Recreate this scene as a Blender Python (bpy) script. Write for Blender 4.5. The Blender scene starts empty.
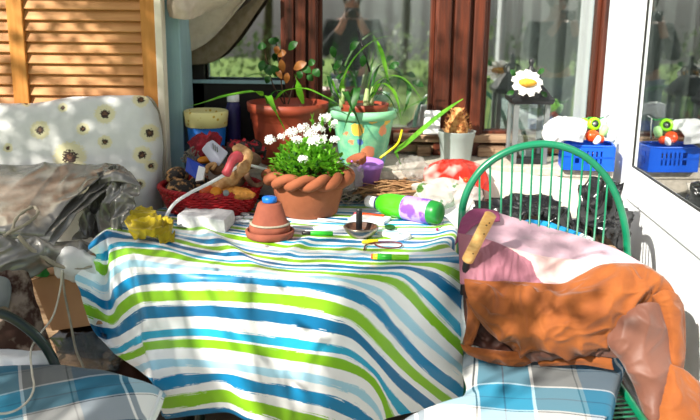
import bpy, bmesh, math, random
from mathutils import Vector, Matrix, noise, Quaternion
R = math.radians
V = Vector
random.seed(7)
scn = bpy.context.scene
C = scn.collection

# ------------------------------------------------------------------ camera
FPX, PITCH, ROLL, EYE = 827.0, R(13.9), 0.0114, V((0, 0, 1.40))
FW = V((0, math.cos(PITCH), -math.sin(PITCH)))
_u = V((0, math.sin(PITCH), math.cos(PITCH))); _r = V((1, 0, 0))
RT = _r * math.cos(ROLL) + _u * math.sin(ROLL)
UP = _u * math.cos(ROLL) - _r * math.sin(ROLL)
cd = bpy.data.cameras.new('camera'); cam = bpy.data.objects.new('camera', cd); C.objects.link(cam)
cd.sensor_width = 36.0; cd.lens = FPX / 700 * 36; cd.clip_start = .02; cd.dof.use_dof = True; cd.dof.focus_distance = 2.42; cd.dof.aperture_fstop = 3.2
cam.matrix_world = Matrix(((RT.x, UP.x, -FW.x, EYE.x), (RT.y, UP.y, -FW.y, EYE.y), (RT.z, UP.z, -FW.z, EYE.z), (0, 0, 0, 1)))
scn.camera = cam

def ray(px, py): return FW + RT * ((px - 350) / FPX) - UP * ((py - 210) / FPX)
def P(px, py, Y):                       # point of the place seen at a photo position, at distance Y from the eye's wall
    d = ray(px, py); return EYE + d * (Y / d.y)
def PZ(px, py, z):                      # the same on a level plane
    d = ray(px, py); return EYE + d * ((z - EYE.z) / d.z)
def S(n, Y): return n * Y / FPX * 1.0

# ------------------------------------------------------------------ materials
def lin(h):
    h = h.lstrip('#'); o = []
    for i in (0, 2, 4):
        c = int(h[i:i + 2], 16) / 255
        o.append(c / 12.92 if c <= .04045 else ((c + .055) / 1.055) ** 2.4)
    return (*o, 1)
class NT:
    def __init__(s, name):
        s.m = bpy.data.materials.new(name); s.m.use_nodes = True; s.t = s.m.node_tree; s.t.nodes.clear()
        s.out = s.n('ShaderNodeOutputMaterial')
    def n(s, typ, **kw):
        nd = s.t.nodes.new(typ)
        for k, v in kw.items():
            if k.startswith('i_'): nd.inputs[k[2:].replace('_', ' ')].default_value = v
            else: setattr(nd, k, v)
        return nd
    def l(s, a, b): s.t.links.new(a, b)
    def math(s, op, a, b=None, clamp=False):
        nd = s.n('ShaderNodeMath', operation=op, use_clamp=clamp)
        for i, x in enumerate((a, b)):
            if x is None: continue
            if isinstance(x, (int, float)): nd.inputs[i].default_value = x
            else: s.l(x, nd.inputs[i])
        return nd.outputs[0]
    def mix(s, f, a, b, blend='MIX'):
        nd = s.n('ShaderNodeMix', data_type='RGBA', blend_type=blend)
        for i, x in ((0, f), (6, a), (7, b)):
            if isinstance(x, (int, float, tuple)): nd.inputs[i].default_value = x
            else: s.l(x, nd.inputs[i])
        return nd.outputs[2]
    def ramp(s, f, stops, interp='LINEAR'):
        nd = s.n('ShaderNodeValToRGB'); nd.color_ramp.interpolation = interp
        e = nd.color_ramp.elements
        while len(e) > 1: e.remove(e[-1])
        e[0].position, e[0].color = stops[0]
        for p, c in stops[1:]:
            x = e.new(p); x.color = c
        s.l(f, nd.inputs[0]); return nd.outputs[0]
    def noise(s, scale, detail=3, vec=None, rough=.55):
        nd = s.n('ShaderNodeTexNoise'); nd.inputs['Scale'].default_value = scale; nd.inputs['Detail'].default_value = detail; nd.inputs['Roughness'].default_value = rough
        if vec is None: vec = s.co()
        s.l(vec, nd.inputs['Vector']); return nd.outputs[0]
    def co(s, k='Object'):
        if not hasattr(s, '_tc'): s._tc = s.n('ShaderNodeTexCoord')
        return s._tc.outputs[k]
    def scaled(s, vec, sc):
        nd = s.n('ShaderNodeMapping'); nd.inputs['Scale'].default_value = sc; s.l(vec, nd.inputs['Vector']); return nd.outputs[0]
    def bsdf(s, col, rough=.6, metal=0, spec=.4, bump=None, bstr=.3, bdist=.005, trans=0, sheen=0, coat=0):
        b = s.n('ShaderNodeBsdfPrincipled')
        if isinstance(col, tuple): b.inputs['Base Color'].default_value = col
        else: s.l(col, b.inputs['Base Color'])
        b.inputs['Roughness'].default_value = rough; b.inputs['Metallic'].default_value = metal
        b.inputs['Specular IOR Level'].default_value = spec; b.inputs['Transmission Weight'].default_value = trans
        b.inputs['Sheen Weight'].default_value = sheen; b.inputs['Coat Weight'].default_value = coat
        if bump is not None:
            n = s.n('ShaderNodeBump'); n.inputs['Strength'].default_value = bstr; n.inputs['Distance'].default_value = bdist
            s.l(bump, n.inputs['Height']); s.l(n.outputs[0], b.inputs['Normal'])
        return b.outputs[0]
    def done(s, sh): s.l(sh, s.out.inputs[0]); return s.m

def mat(name, c1, c2=None, scale=20, rough=.6, bstr=.25, bscale=None, metal=0, spec=.4, stops=(.38, .68), sheen=0, coat=0, stretch=None, bdist=.004):
    n = NT(name); c1 = lin(c1); c2 = lin(c2) if c2 else c1
    vec = n.scaled(n.co(), stretch) if stretch else None
    col = n.ramp(n.noise(scale, 4, vec), [(stops[0], c1), (stops[1], c2)])
    return n.done(n.bsdf(col, rough, metal, spec, n.noise(bscale or scale * 3, 4, vec), bstr, bdist, sheen=sheen, coat=coat))

def film(name, c, alpha=.5, rough=.2, c2=None, scale=14, stops=(.55, .6), translucent=.4):
    """thin plastic film: partly see-through, glossy, prints by noise"""
    n = NT(name); col = lin(c)
    if c2: col = n.ramp(n.noise(scale, 2), [(stops[0], lin(c)), (stops[1], lin(c2))])
    b = n.bsdf(col, rough, 0, .6, n.noise(28, 3), .35)
    tl = n.n('ShaderNodeBsdfTranslucent')
    if isinstance(col, tuple): tl.inputs[0].default_value = col
    else: n.l(col, tl.inputs[0])
    m1 = n.n('ShaderNodeMixShader'); m1.inputs[0].default_value = translucent; n.l(b, m1.inputs[1]); n.l(tl.outputs[0], m1.inputs[2])
    tr = n.n('ShaderNodeBsdfTransparent'); m2 = n.n('ShaderNodeMixShader'); m2.inputs[0].default_value = alpha
    n.l(tr.outputs[0], m2.inputs[1]); n.l(m1.outputs[0], m2.inputs[2]); return n.done(m2.outputs[0])

def pane(name, refl, tint=(.9, .94, .93, 1)):
    n = NT(name); tr = n.n('ShaderNodeBsdfTransparent'); tr.inputs[0].default_value = tint
    g = n.n('ShaderNodeBsdfGlossy'); g.inputs['Roughness'].default_value = .0; g.inputs[0].default_value = (.95, .97, .97, 1)
    lw = n.n('ShaderNodeLayerWeight'); lw.inputs[0].default_value = .5
    f = n.math('ADD', n.math('MULTIPLY', n.math('POWER', lw.outputs['Facing'], 4), .5), refl, True)
    m = n.n('ShaderNodeMixShader'); n.l(f, m.inputs[0]); n.l(tr.outputs[0], m.inputs[1]); n.l(g.outputs[0], m.inputs[2]); return n.done(m.outputs[0])

def leafmat(name, c1, c2, scale=25):
    n = NT(name); col = n.ramp(n.noise(scale, 3), [(.35, lin(c1)), (.7, lin(c2))])
    b = n.bsdf(col, .45, 0, .4); tl = n.n('ShaderNodeBsdfTranslucent'); n.l(col, tl.inputs[0])
    m = n.n('ShaderNodeMixShader'); m.inputs[0].default_value = .35; n.l(b, m.inputs[1]); n.l(tl.outputs[0], m.inputs[2]); return n.done(m.outputs[0])

def stripes_mat():
    n = NT('striped_oilcloth'); sx = n.n('ShaderNodeSeparateXYZ'); n.l(n.co('UV'), sx.inputs[0])
    st = n.noise(1, 3, n.scaled(n.co('UV'), (2.2, 70, 1)), .6)
    st2 = n.noise(1, 2, n.scaled(n.co('UV'), (30, 30, 1)))
    jit = n.math('MULTIPLY', n.math('SUBTRACT', st, .5), .085)
    jit = n.math('ADD', jit, n.math('MULTIPLY', n.math('SUBTRACT', st2, .5), .012))
    v = n.math('FRACT', n.math('ADD', n.math('ADD', sx.outputs[1], jit), 10.1))
    w, b1, b2, tq, g, g2, pl = [lin(x) for x in ('#eef1f4', '#0780b4', '#066c9e', '#20a2c9', '#86bf22', '#7fbb1c', '#a3d3ea')]
    col = n.ramp(v, [(0, w), (.052, b1), (.148, w), (.215, g), (.325, w), (.378, b2), (.492, w), (.6, tq), (.682, w), (.715, g2), (.818, w), (.925, pl), (.995, w)], 'CONSTANT')
    dirt = n.ramp(n.noise(7, 5), [(.4, (1, 1, 1, 1)), (.75, (.9, .9, .88, 1))])
    return n.done(n.bsdf(n.mix(1.0, col, dirt, 'MULTIPLY'), .38, 0, .45, n.noise(60, 3), .12, coat=.15))

def plaid_mat():
    n = NT('plaid_cotton'); sx = n.n('ShaderNodeSeparateXYZ'); n.l(n.co('UV'), sx.inputs[0])
    def bands(o, sh):
        f = n.math('FRACT', n.math('ADD', o, sh))
        w, t, gr, d, k = [lin(x) for x in ('#f4f4f2', '#2c93b3', '#7b7f80', '#0c5273', '#1c252d')]
        return n.ramp(f, [(0, w), (.23, k), (.238, w), (.25, t), (.36, d), (.368, t), (.50, w), (.512, gr), (.72, k), (.728, gr), (.75, d), (.96, w), (.972, d)], 'CONSTANT')
    a, b = bands(sx.outputs[0], .0), bands(sx.outputs[1], .35)
    weave = n.noise(1, 2, n.scaled(n.co('UV'), (400, 400, 1)))
    col = n.mix(.5, a, b); col = n.mix(.35, col, n.mix(1.0, a, b, 'MULTIPLY'))
    return n.done(n.bsdf(col, .85, 0, .15, weave, .25, .002, sheen=.1))

def sunflower_mat(pts):
    n = NT('sunflower_print'); base = n.ramp(n.noise(9, 5), [(.35, lin('#cfd2d0')), (.7, lin('#e3e5e3'))]); uv = n.co('UV')
    wob = n.noise(90, 2, uv); wv = n.math('MULTIPLY', n.math('SUBTRACT', wob, .5), .030); col = base
    for (u, v, r) in pts:
        d = n.n('ShaderNodeVectorMath', operation='DISTANCE'); n.l(uv, d.inputs[0]); d.inputs[1].default_value = (u, v, 0)
        dd = n.math('ADD', d.outputs['Value'], n.math('MULTIPLY', wv, r / .04))
        col = n.mix(n.ramp(dd, [(r * .9, (.75, .75, .75, 1)), (r * 1.1, (0, 0, 0, 1))]), col, lin('#dcd39a'))
        col = n.mix(n.ramp(dd, [(r * .38, (1, 1, 1, 1)), (r * .5, (0, 0, 0, 1))]), col, lin('#2e1a12'))
        col = n.mix(n.ramp(dd, [(r * .12, (1, 1, 1, 1)), (r * .2, (0, 0, 0, 1))]), col, lin('#6b4a30'))
    return n.done(n.bsdf(col, .5, 0, .35, n.noise(26, 4), .25, .006))

def wood(name, c1, c2, axis='z', rough=.55, scale=5):
    st = {'x': (1, 12, 12), 'y': (12, 1, 12), 'z': (12, 12, 1)}[axis]
    return mat(name, c1, c2, scale, rough, .3, scale * 2, stretch=st, stops=(.3, .7))

M = {}
M['stripe'] = stripes_mat(); M['plaid'] = plaid_mat()
M['shutter'] = wood('honey_pine', '#b87c45', '#cb945a', 'x'); M['shutter_v'] = wood('honey_pine_stile', '#b9762f', '#cf9048', 'z')
M['cream'] = mat('cream_paint', '#efe6d3', '#e2d8c2'); M['bluewood'] = wood('pale_blue_paint', '#8fb3bc', '#a0c2c9', 'z')
M['darkwood'] = wood('weathered_mahogany', '#2c130a', '#662c15', 'z', .5, 4); M['palewood'] = wood('peeling_wood', '#5c3a26', '#b59a7c', 'x', .8, 6)
M['terra'] = mat('terracotta', '#9a5a3c', '#824729', 9, .85, .3, 60, stops=(.3, .7)); M['terra2'] = mat('plastic_terracotta', '#93402a', '#823722', 6, .5, .1)
M['terra3'] = mat('dusty_terracotta', '#92503b', '#743c2d', 14, .85, .3, 70, stops=(.3, .7))
M['soil'] = mat('potting_soil', '#2a1c13', '#513a28', 60, .95, .8, 120)
M['wall'] = mat('white_render', '#dcd8cf', '#c9c4b9', 5, .9, .3, 60); M['stone'] = mat('speckled_stone', '#a9a196', '#c3bbae', 70, .85, .4, 120)
M['upvc'] = mat('white_upvc', '#e9eef2', '#e1e7ec', 4, .35, .03); M['dark'] = mat('dark_gasket', '#20201e', None, 5, .6)
M['frameblue'] = mat('bluish_white_paint', '#ccd9e2', '#c2d0da', 6, .5, .05)
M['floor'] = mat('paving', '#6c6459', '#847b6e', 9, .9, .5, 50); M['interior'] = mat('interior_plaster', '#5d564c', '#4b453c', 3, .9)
M['net'] = film('net_curtain', '#dfe2e1', .86, .9, translucent=.5); M['beige'] = mat('beige_curtain', '#cbbba9', '#bfae9b', 40, .9, .3, 200, sheen=.2); M['beige2'] = mat('brown_lining', '#857663', '#75674f', 40, .9, .3, 200)
M['green_metal'] = mat('green_enamel', '#0b7a55', '#08694a', 12, .3, .04, spec=.6, coat=.3); M['green_dark'] = mat('dark_green_enamel', '#06251e', '#041b16', 12, .3, .04, spec=.6, coat=.3)
M['tarp'] = mat('clear_grey_plastic', '#85837e', '#66635d', 8, .2, .3, 22, metal=.25, spec=.9, coat=.35, bdist=.01)
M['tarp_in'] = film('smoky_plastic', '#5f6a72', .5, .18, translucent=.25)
M['card'] = mat('cardboard', '#b48a66', '#a67c59', 6, .85, .1); M['cowhide'] = mat('mottled_cowhide', '#3c2219', '#8d7c70', 13, .8, .4, 60, stops=(.46, .56))
M['whitefilm'] = film('white_bag', '#eef0f2', .95, .35, translucent=.3); M['greenprint'] = film('white_bag_green_print', '#f1f2ee', .62, .3, '#1f8f32', 17, (.58, .61), .5)
M['redfilm'] = film('red_white_bag', '#f1d9d2', .7, .25, '#e33624', 9, (.36, .46), .5); M['clear'] = film('clear_film', '#d4d2cf', .34, .12, translucent=.4)
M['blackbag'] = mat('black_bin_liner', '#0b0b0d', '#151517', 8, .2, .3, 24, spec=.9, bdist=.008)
M['greensheet'] = mat('pale_grey_sheet', '#bfbab1', '#aba69e', 6, .7, .2, 30); M['yellow'] = mat('yellow_duster', '#94820a', '#b8a310', 30, .9, .4, 120, sheen=.2)
M['foamwhite'] = mat('aerated_block', '#d5d7d9', '#c3c5c8', 50, .9, .6, 90); M['bluecap'] = mat('blue_plastic', '#1467c0', None, 8, .35, .03); M['bluebasket'] = mat('blue_basket_plastic', '#1357cf', '#0f4dbd', 6, .35, .03)
M['redweave'] = mat('red_wicker', '#b30d1c', '#8a0713', 40, .5, .4, 90); M['brownweave'] = mat('brown_wicker', '#8a6340', '#b08a5e', 40, .7, .5, 90)
M['leaf'] = leafmat('bright_leaf', '#4f9a1e', '#7cc02e'); M['leafd'] = leafmat('dark_leaf', '#1c4a18', '#33702a'); M['leafdry'] = leafmat('dry_leaf', '#8a5224', '#b3763a')
M['leafs'] = leafmat('small_leaf', '#56a322', '#8aca3a', 60); M['petal'] = leafmat('white_petal', '#ffffff', '#f6f7f2'); M['stalk'] = leafmat('pale_stalk', '#d9e0b4', '#a8c873')
M['greenpot'] = None
M['purple'] = mat('purple_plastic', '#a877cf', '#9a68c4', 6, .4, .05); M['greypot'] = mat('grey_plastic', '#a3b0ae', '#97a4a2', 6, .45, .05)
M['bulb'] = mat('dry_bulb_skin', '#9a5a2a', '#e0b070', 45, .8, .8, 80, bdist=.008); M['white'] = mat('white_plastic', '#e8eaec', '#dfe2e5', 8, .4, .03); M['lilacgrey'] = mat('pale_lilac_plastic', '#c9cbdc', '#bdbfd2', 8, .4, .03)
M['detgreen'] = mat('green_bottle', '#4cc81f', '#3fb81a', 5, .25, .03, coat=.3); M['detpurple'] = mat('purple_label', '#7a4bb5', '#ab93dc', 22, .35, .03, stops=(.42, .5))
M['detlab2'] = mat('pale_label_flowers', '#a9bfe6', '#a0305a', 30, .35, .03, stops=(.5, .6)); M['navy'] = mat('navy_ring', '#27235c', None, 5, .4); M['dkgreen'] = mat('dark_green_plastic', '#1d8a35', '#176f2b', 5, .35, .03)
M['steel'] = mat('tarnished_steel', '#a39b90', '#6d6358', 25, .3, .15, metal=.85); M['rust'] = mat('rusty_bowl', '#3a2216', '#75503a', 30, .6, .4); M['black'] = mat('black_plastic', '#111113', None, 8, .35, .03)
M['blackmetal'] = mat('black_metal', '#15171a', '#1f2226', 20, .45, .2, spec=.5); M['greymetal'] = mat('grey_metal', '#8a8f90', '#777c7e', 20, .4, .1, metal=.5)
M['orangep'] = mat('orange_plastic', '#f04a14', '#e8400f', 8, .3, .03); M['limep'] = mat('lime_plastic', '#8fe01a', '#7dd014', 8, .3, .03); M['greenp'] = mat('green_plastic', '#2fae2a', '#25992a', 8, .3, .03); M['yellowp'] = mat('yellow_plastic', '#d8d020', '#c9be18', 8, .35, .03)
M['maroon'] = mat('maroon_plastic', '#6a1a24', '#571520', 8, .35, .03); M['redp'] = mat('faded_red_rubber', '#bd4650', '#aa3a45', 18, .5, .2); M['bluep'] = mat('royal_blue_wrap', '#173fae', '#12359a', 10, .35, .1)
M['bamboo'] = mat('peeled_bamboo', '#d3a05c', '#e2bb7c', 12, .5, .3, 40, stretch=(3, 3, 14)); M['pebble'] = mat('white_links', '#dfe4e6', '#cfd6d9', 20, .4, .05)
M['gourd_dark'] = mat('black_tan_gourd', '#1f1a17', '#b98a56', 55, .7, .9, 60, stops=(.5, .62), bdist=.01); M['gourd_tan'] = mat('tan_gourd', '#8f6233', '#cfa878', 22, .6, .6, 60)
M['gourd_orange'] = mat('orange_gourd', '#c4581a', '#a3300f', 14, .4, .2, 40); M['gourd_amber'] = mat('amber_gourd', '#d98a12', '#b86a0c', 14, .4, .2, 40); M['gourd_wart'] = mat('warty_gourd', '#d9973f', '#a05f22', 45, .6, .9, 70, bdist=.012); M['gourd_brown'] = mat('brown_gourd', '#5a4030', '#8a6a50', 35, .75, .7, 60)
M['tinsel'] = mat('red_fabric', '#8f0f24', '#5d0a18', 30, .7, .5, 70); M['seed'] = mat('grey_seedhead', '#8d857a', '#6b645a', 40, .9)
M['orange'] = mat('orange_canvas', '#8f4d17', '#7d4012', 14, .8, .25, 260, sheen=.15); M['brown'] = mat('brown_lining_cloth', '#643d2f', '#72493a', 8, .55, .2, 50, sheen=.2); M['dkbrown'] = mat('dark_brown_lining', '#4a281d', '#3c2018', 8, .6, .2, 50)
M['lilac'] = mat('lilac_cloth', '#b896a6', '#c4a6b2', 7, .75, .2, 200, sheen=.2); M['mauve'] = mat('mauve_cloth', '#915c6c', '#9d6977', 7, .75, .25, 200, sheen=.2); M['pink'] = mat('pale_pink_cloth', '#d2aeae', '#dcbbb8', 7, .75, .2, 200, sheen=.2); M['plum'] = mat('plum_cloth', '#8b3f66', '#7a3357', 9, .7, .2, 200)
M['towel'] = mat('blue_white_towel', '#1591cf', '#eef2f4', 3, .85, .3, 200, stops=(.5, .52), stretch=(1, 1, 9)); M['cord'] = mat('off_white_cord', '#d8d2c4', '#c9c1b0', 60, .8, .5, 200); M['strap'] = mat('grey_strap', '#8f8878', '#a39b8b', 40, .8, .4, 150)
M['plumcap'] = mat('pin_head', '#b01860', None, 8, .3); M['glass'] = pane('window_glass', .34); M['doorglass'] = pane('door_glass', .42, (.5, .53, .52, 1)); M['lglass'] = pane('lantern_glass', .12)
M['grass'] = mat('lawn_grass', '#5c7d34', '#86a04e', 5, .95, .6, 60); M['bark'] = mat('bark', '#4d4034', '#6b5b4c', 14, .9, .7, 40); M['tree'] = leafmat('tree_leaf', '#6f8a50', '#b4c48e', 3)
M['dk'] = mat('dark_cloth', '#25282b', '#1b1d20', 15, .9, .3); M['skin'] = mat('skin', '#c28f76', '#b5806a', 8, .5, .1); M['hair'] = mat('brown_hair', '#4a2c1c', '#382014', 60, .6, .5); M['jean'] = mat('blue_shirt', '#5f7896', '#4f6884', 40, .9, .3)

M['tinsel2'] = mat('red_black_fabric', '#100407', '#a01222', 50, .6, .5, 70, stops=(.5, .58))
M['nearblack'] = wood('near_black_board', '#0d0a08', '#1d1510', 'x')
def greenpot():
    n = NT('painted_green_pot'); vo = n.n('ShaderNodeTexVoronoi'); vo.inputs['Scale'].default_value = 15; n.l(n.co(), vo.inputs['Vector'])
    base = n.ramp(n.noise(30, 3), [(.4, lin('#5fae8c')), (.65, lin('#86c79a'))])
    sx = n.n('ShaderNodeSeparateColor'); n.l(vo.outputs['Color'], sx.inputs[0])
    fc = n.ramp(sx.outputs[0], [(0, lin('#e8b54a')), (.38, lin('#4f74b8')), (.62, lin('#d98a5f'))], 'CONSTANT')
    msk = n.ramp(n.math('ADD', vo.outputs['Distance'], n.math('MULTIPLY', n.noise(60, 1), .25)), [(.47, (1, 1, 1, 1)), (.50, (0, 0, 0, 1))])
    return n.done(n.bsdf(n.mix(msk, base, fc), .4, 0, .5, coat=.3))
M['greenpot'] = greenpot(); M['mint'] = mat('mint_glaze', '#8fd0a4', '#7cc294', 8, .35, .05, coat=.3)
def dots():
    n = NT('cream_dotted_band'); vo = n.n('ShaderNodeTexVoronoi'); vo.inputs['Scale'].default_value = 55; n.l(n.co(), vo.inputs['Vector'])
    return n.done(n.bsdf(n.ramp(vo.outputs['Distance'], [(.22, lin('#c9a52a')), (.28, lin('#e6dc9a'))]), .4))
M['dots'] = dots()

# ------------------------------------------------------------------ builders
def tag(o, label=None, cat=None, group=None, kind=None):
    if label: o['label'] = label
    if cat: o['category'] = cat
    if group: o['group'] = group
    if kind: o['kind'] = kind
    return o
def thing(name, label, cat, loc, group=None):
    o = bpy.data.objects.new(name, None); C.objects.link(o); o.location = loc; o.empty_display_size = .05
    return tag(o, label, cat, group)
def obj(name, bm, m, parent=None, smooth=True, thick=0, bevel=0, sub=0, label=None):
    bmesh.ops.recalc_face_normals(bm, faces=bm.faces)
    me = bpy.data.meshes.new(name)
    off = V((0, 0, 0))
    if parent is None and bm.verts:
        xs = [v.co for v in bm.verts]
        off = V(((min(c.x for c in xs) + max(c.x for c in xs)) / 2, (min(c.y for c in xs) + max(c.y for c in xs)) / 2, min(c.z for c in xs)))
        bmesh.ops.translate(bm, verts=bm.verts, vec=-off)
    bm.to_mesh(me); bm.free()
    for p in me.polygons: p.use_smooth = smooth
    me.materials.append(m)
    o = bpy.data.objects.new(name, me); C.objects.link(o)
    if parent is None: o.location = off
    else:
        o.parent = parent
        w = parent.location.copy(); q = parent.parent
        o.matrix_parent_inverse = Matrix.Translation(-w) if q is None else Matrix.Identity(4)
    if bevel:
        b = o.modifiers.new('bevel', 'BEVEL'); b.width = bevel; b.segments = 2; b.limit_method = 'ANGLE'
    if thick:
        s = o.modifiers.new('solid', 'SOLIDIFY'); s.thickness = thick; s.offset = 0
    if sub:
        s = o.modifiers.new('sub', 'SUBSURF'); s.levels = s.render_levels = sub
    if label: o['label'] = label
    return o
def box(bm, c, s, rot=None, taper=None):
    c = V(c); q = rot or Matrix.Identity(3)
    vs = []
    for z in (-1, 1):
        k = taper if (taper and z == 1) else 1
        for x, y in ((-1, -1), (1, -1), (1, 1), (-1, 1)):
            vs.append(bm.verts.new(c + q @ V((x * s[0] / 2 * k, y * s[1] / 2 * k, z * s[2] / 2))))
    for f in ((3, 2, 1, 0), (4, 5, 6, 7), (0, 1, 5, 4), (1, 2, 6, 5), (2, 3, 7, 6), (3, 0, 4, 7)): bm.faces.new([vs[i] for i in f])
    return bm
def B(): return bmesh.new()
def frame(axis):
    z = axis.normalized(); x = z.orthogonal().normalized()
    if abs(z.z) > .95: x = V((1, 0, 0)) - z * z.x; x.normalize()
    return Matrix((x, z.cross(x), z)).transposed()
def spin(bm, base, prof, seg=32, axis=V((0, 0, 1)), sx=1, sy=1, wob=None):
    """lathe: prof = [(r, z)] round axis from base"""
    Q = frame(axis); rings = []
    for r, z in prof:
        if r < 1e-5: rings.append([bm.verts.new(V(base) + Q @ V((0, 0, z)))]); continue
        ring = []
        for k in range(seg):
            a = 2 * math.pi * k / seg; p = V((r * sx * math.cos(a), r * sy * math.sin(a), z))
            if wob: p = wob(p, a)
            ring.append(bm.verts.new(V(base) + Q @ p))
        rings.append(ring)
    for a, b in zip(rings, rings[1:]):
        for k in range(seg):
            k2 = (k + 1) % seg
            if len(a) == 1 and len(b) == 1: continue
            if len(a) == 1: bm.faces.new((a[0], b[k], b[k2]))
            elif len(b) == 1: bm.faces.new((a[k], b[0], a[k2]))
            else: bm.faces.new((a[k], a[k2], b[k2], b[k]))
    return bm
def cr(p, t):
    """Catmull-Rom through list p, t in 0..1"""
    n = len(p) - 1; x = min(max(t * n, 0), n - 1e-9); i = int(x); f = x - i
    a, b, c, d = p[max(i - 1, 0)], p[i], p[i + 1], p[min(i + 2, n)]
    if i == 0: a = b * 2 - c
    if i + 2 > n: d = c * 2 - b
    return ((b * 2) + (c - a) * f + (a * 2 - b * 5 + c * 4 - d) * f * f + (b * 3 - a - c * 3 + d) * f ** 3) * .5
def curve(pts, n):
    pts = [V(p) for p in pts]
    return [cr(pts, k / n) for k in range(n + 1)]
def tube(bm, pts, r, seg=10, closed=False, caps=True):
    n = len(pts); rr = r if isinstance(r, (list, tuple)) else [r] * n
    rings = []; nrm = None
    for i in range(n):
        if closed: t = pts[(i + 1) % n] - pts[i - 1]
        else: t = pts[min(i + 1, n - 1)] - pts[max(i - 1, 0)]
        t.normalize()
        if nrm is None: nrm = t.orthogonal().normalized()
        nrm = (nrm - t * nrm.dot(t)).normalized(); bi = t.cross(nrm)
        rings.append([bm.verts.new(pts[i] + (nrm * math.cos(2 * math.pi * k / seg) + bi * math.sin(2 * math.pi * k / seg)) * rr[i]) for k in range(seg)])
    for i in range(n if closed else n - 1):
        a, b = rings[i], rings[(i + 1) % n]
        for k in range(seg): bm.faces.new((a[k], a[(k + 1) % seg], b[(k + 1) % seg], b[k]))
    if caps and not closed:
        bm.faces.new(rings[0][::-1]); bm.faces.new(rings[-1])
    return bm
def blob(bm, c, rad, amp=.1, f=8, seed=0, sub=4, crease=0, rot=None, flat=None):
    """lumpy or crumpled ball; crease adds sharp folds"""
    t = bmesh.ops.create_icosphere(bm, subdivisions=sub, radius=1)['verts']; c = V(c); q = rot or Matrix.Identity(3); sd = V((seed * 3.1, seed * 7.7, seed * 1.3))
    for v in t:
        d = v.co.normalized(); p = V((d.x * rad[0], d.y * rad[1], d.z * rad[2])); s = p * f + sd
        k = 1 + amp * noise.fractal(s, 1, 2, 3)
        if crease:
            r1 = (1 - abs(noise.noise(s * .9))) ** 4; r2 = (1 - abs(noise.noise(s * 2.1 + V((5, 1, 3))))) ** 3; k += crease * (r1 * .9 + r2 * .45 - .5)
        p = p * k
        if flat is not None: p.z = max(p.z, -flat)
        v.co = c + q @ p
    return bm
def grid(bm, fn, nu, nv, uvf=None):
    vs = [[bm.verts.new(fn(i / nu, j / nv)) for i in range(nu + 1)] for j in range(nv + 1)]
    uv = bm.loops.layers.uv.verify()
    for j in range(nv):
        for i in range(nu):
            f = bm.faces.new((vs[j][i], vs[j][i + 1], vs[j + 1][i + 1], vs[j + 1][i]))
            for lp, (a, b) in zip(f.loops, ((i, j), (i + 1, j), (i + 1, j + 1), (i, j + 1))):
                lp[uv].uv = uvf(a / nu, b / nv) if uvf else (a / nu, b / nv)
    return bm
def patch(bm, rows, nu, nv, disp=None, uvf=None):
    """smooth cloth surface through rows of points; disp(p, u, v) pushes along the normal"""
    def raw(u, v): return cr([cr(r, u) for r in rows], v)
    g = [[raw(i / nu, j / nv) for i in range(nu + 1)] for j in range(nv + 1)]
    def fn(u, v):
        i, j = round(u * nu), round(v * nv); p = g[j][i]
        if not disp: return p
        du = g[j][min(i + 1, nu)] - g[j][max(i - 1, 0)]; dv = g[min(j + 1, nv)][i] - g[max(j - 1, 0)][i]
        nn = dv.cross(du)
        if nn.length < 1e-9: return p
        nn.normalize()
        return p + nn * disp(p, u, v)
    return grid(bm, fn, nu, nv, uvf)
def soft(d):
    return lambda p, u, v: d(p, u, v) * min(1, 7 * min(u, 1 - u) + .08) * min(1, 7 * min(v, 1 - v) + .08)
def px(rows):
    return [[P(*q) for q in r] for r in rows]
def folds(amp, f=9, seed=0, st=V((1, 1, 1))):
    sd = V((seed * 5.3, seed * 2.9, seed * 8.1))
    def d(p, u, v):
        s = V((p.x * st.x, p.y * st.y, p.z * st.z)) * f + sd
        s = s + V((noise.noise(s * .6), noise.noise(s * .6 + V((9, 0, 0))), noise.noise(s * .6 + V((0, 9, 0))))) * .8
        a = 1.3 * (1 - abs(noise.noise(s))) ** 3 - .5; b = (1 - abs(noise.noise(s * 2.2 + V((4, 4, 4))))) ** 3 - .4
        return amp * (a * 1.1 + b * .5 + .4 * noise.noise(s * .5))
    return d
def leaf(bm, pts, w, n=16, fold=.25, shape=None, up=V((0, 0, 1))):
    c = curve(pts, n); prev = None; rows = []
    for i, p in enumerate(c):
        t = (c[min(i + 1, n)] - c[max(i - 1, 0)]).normalized(); s = t.cross(up)
        if s.length < .05: s = t.cross(V((0, 1, 0)))
        s.normalize(); k = i / n
        ww = w * (shape(k) if shape else max(.04, min(1, 3 * k + .35) * min(1, (1 - k) * 2.2)))
        nn = s.cross(t).normalized()
        rows.append((bm.verts.new(p - s * ww + nn * ww * fold), bm.verts.new(p), bm.verts.new(p + s * ww + nn * ww * fold)))
    for a, b in zip(rows, rows[1:]):
        bm.faces.new((a[0], a[1], b[1], b[0])); bm.faces.new((a[1], a[2], b[2], b[1]))
    return bm
OV = lambda k: math.sin(math.pi * min(1, max(0, k * .96 + .02))) ** .8 + .02
def rotz(a): return Matrix.Rotation(a, 3, 'Z')
def quad(bm, *p): bm.faces.new([bm.verts.new(V(q)) for q in p]); return bm
def copy_tree(o, parent=None):
    c = o.copy(); C.objects.link(c); c.parent = parent
    if parent is not None: c.matrix_parent_inverse = o.matrix_parent_inverse.copy()
    for ch in list(o.children): copy_tree(ch, c)
    return c
def struct(name, bm, m, parent=None, **k):
    o = obj(name, bm, m, parent, **k)
    if parent is None: o['kind'] = 'structure'
    return o
def sthing(name, loc):
    o = bpy.data.objects.new(name, None); C.objects.link(o); o.location = loc; o['kind'] = 'structure'; return o

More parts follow.
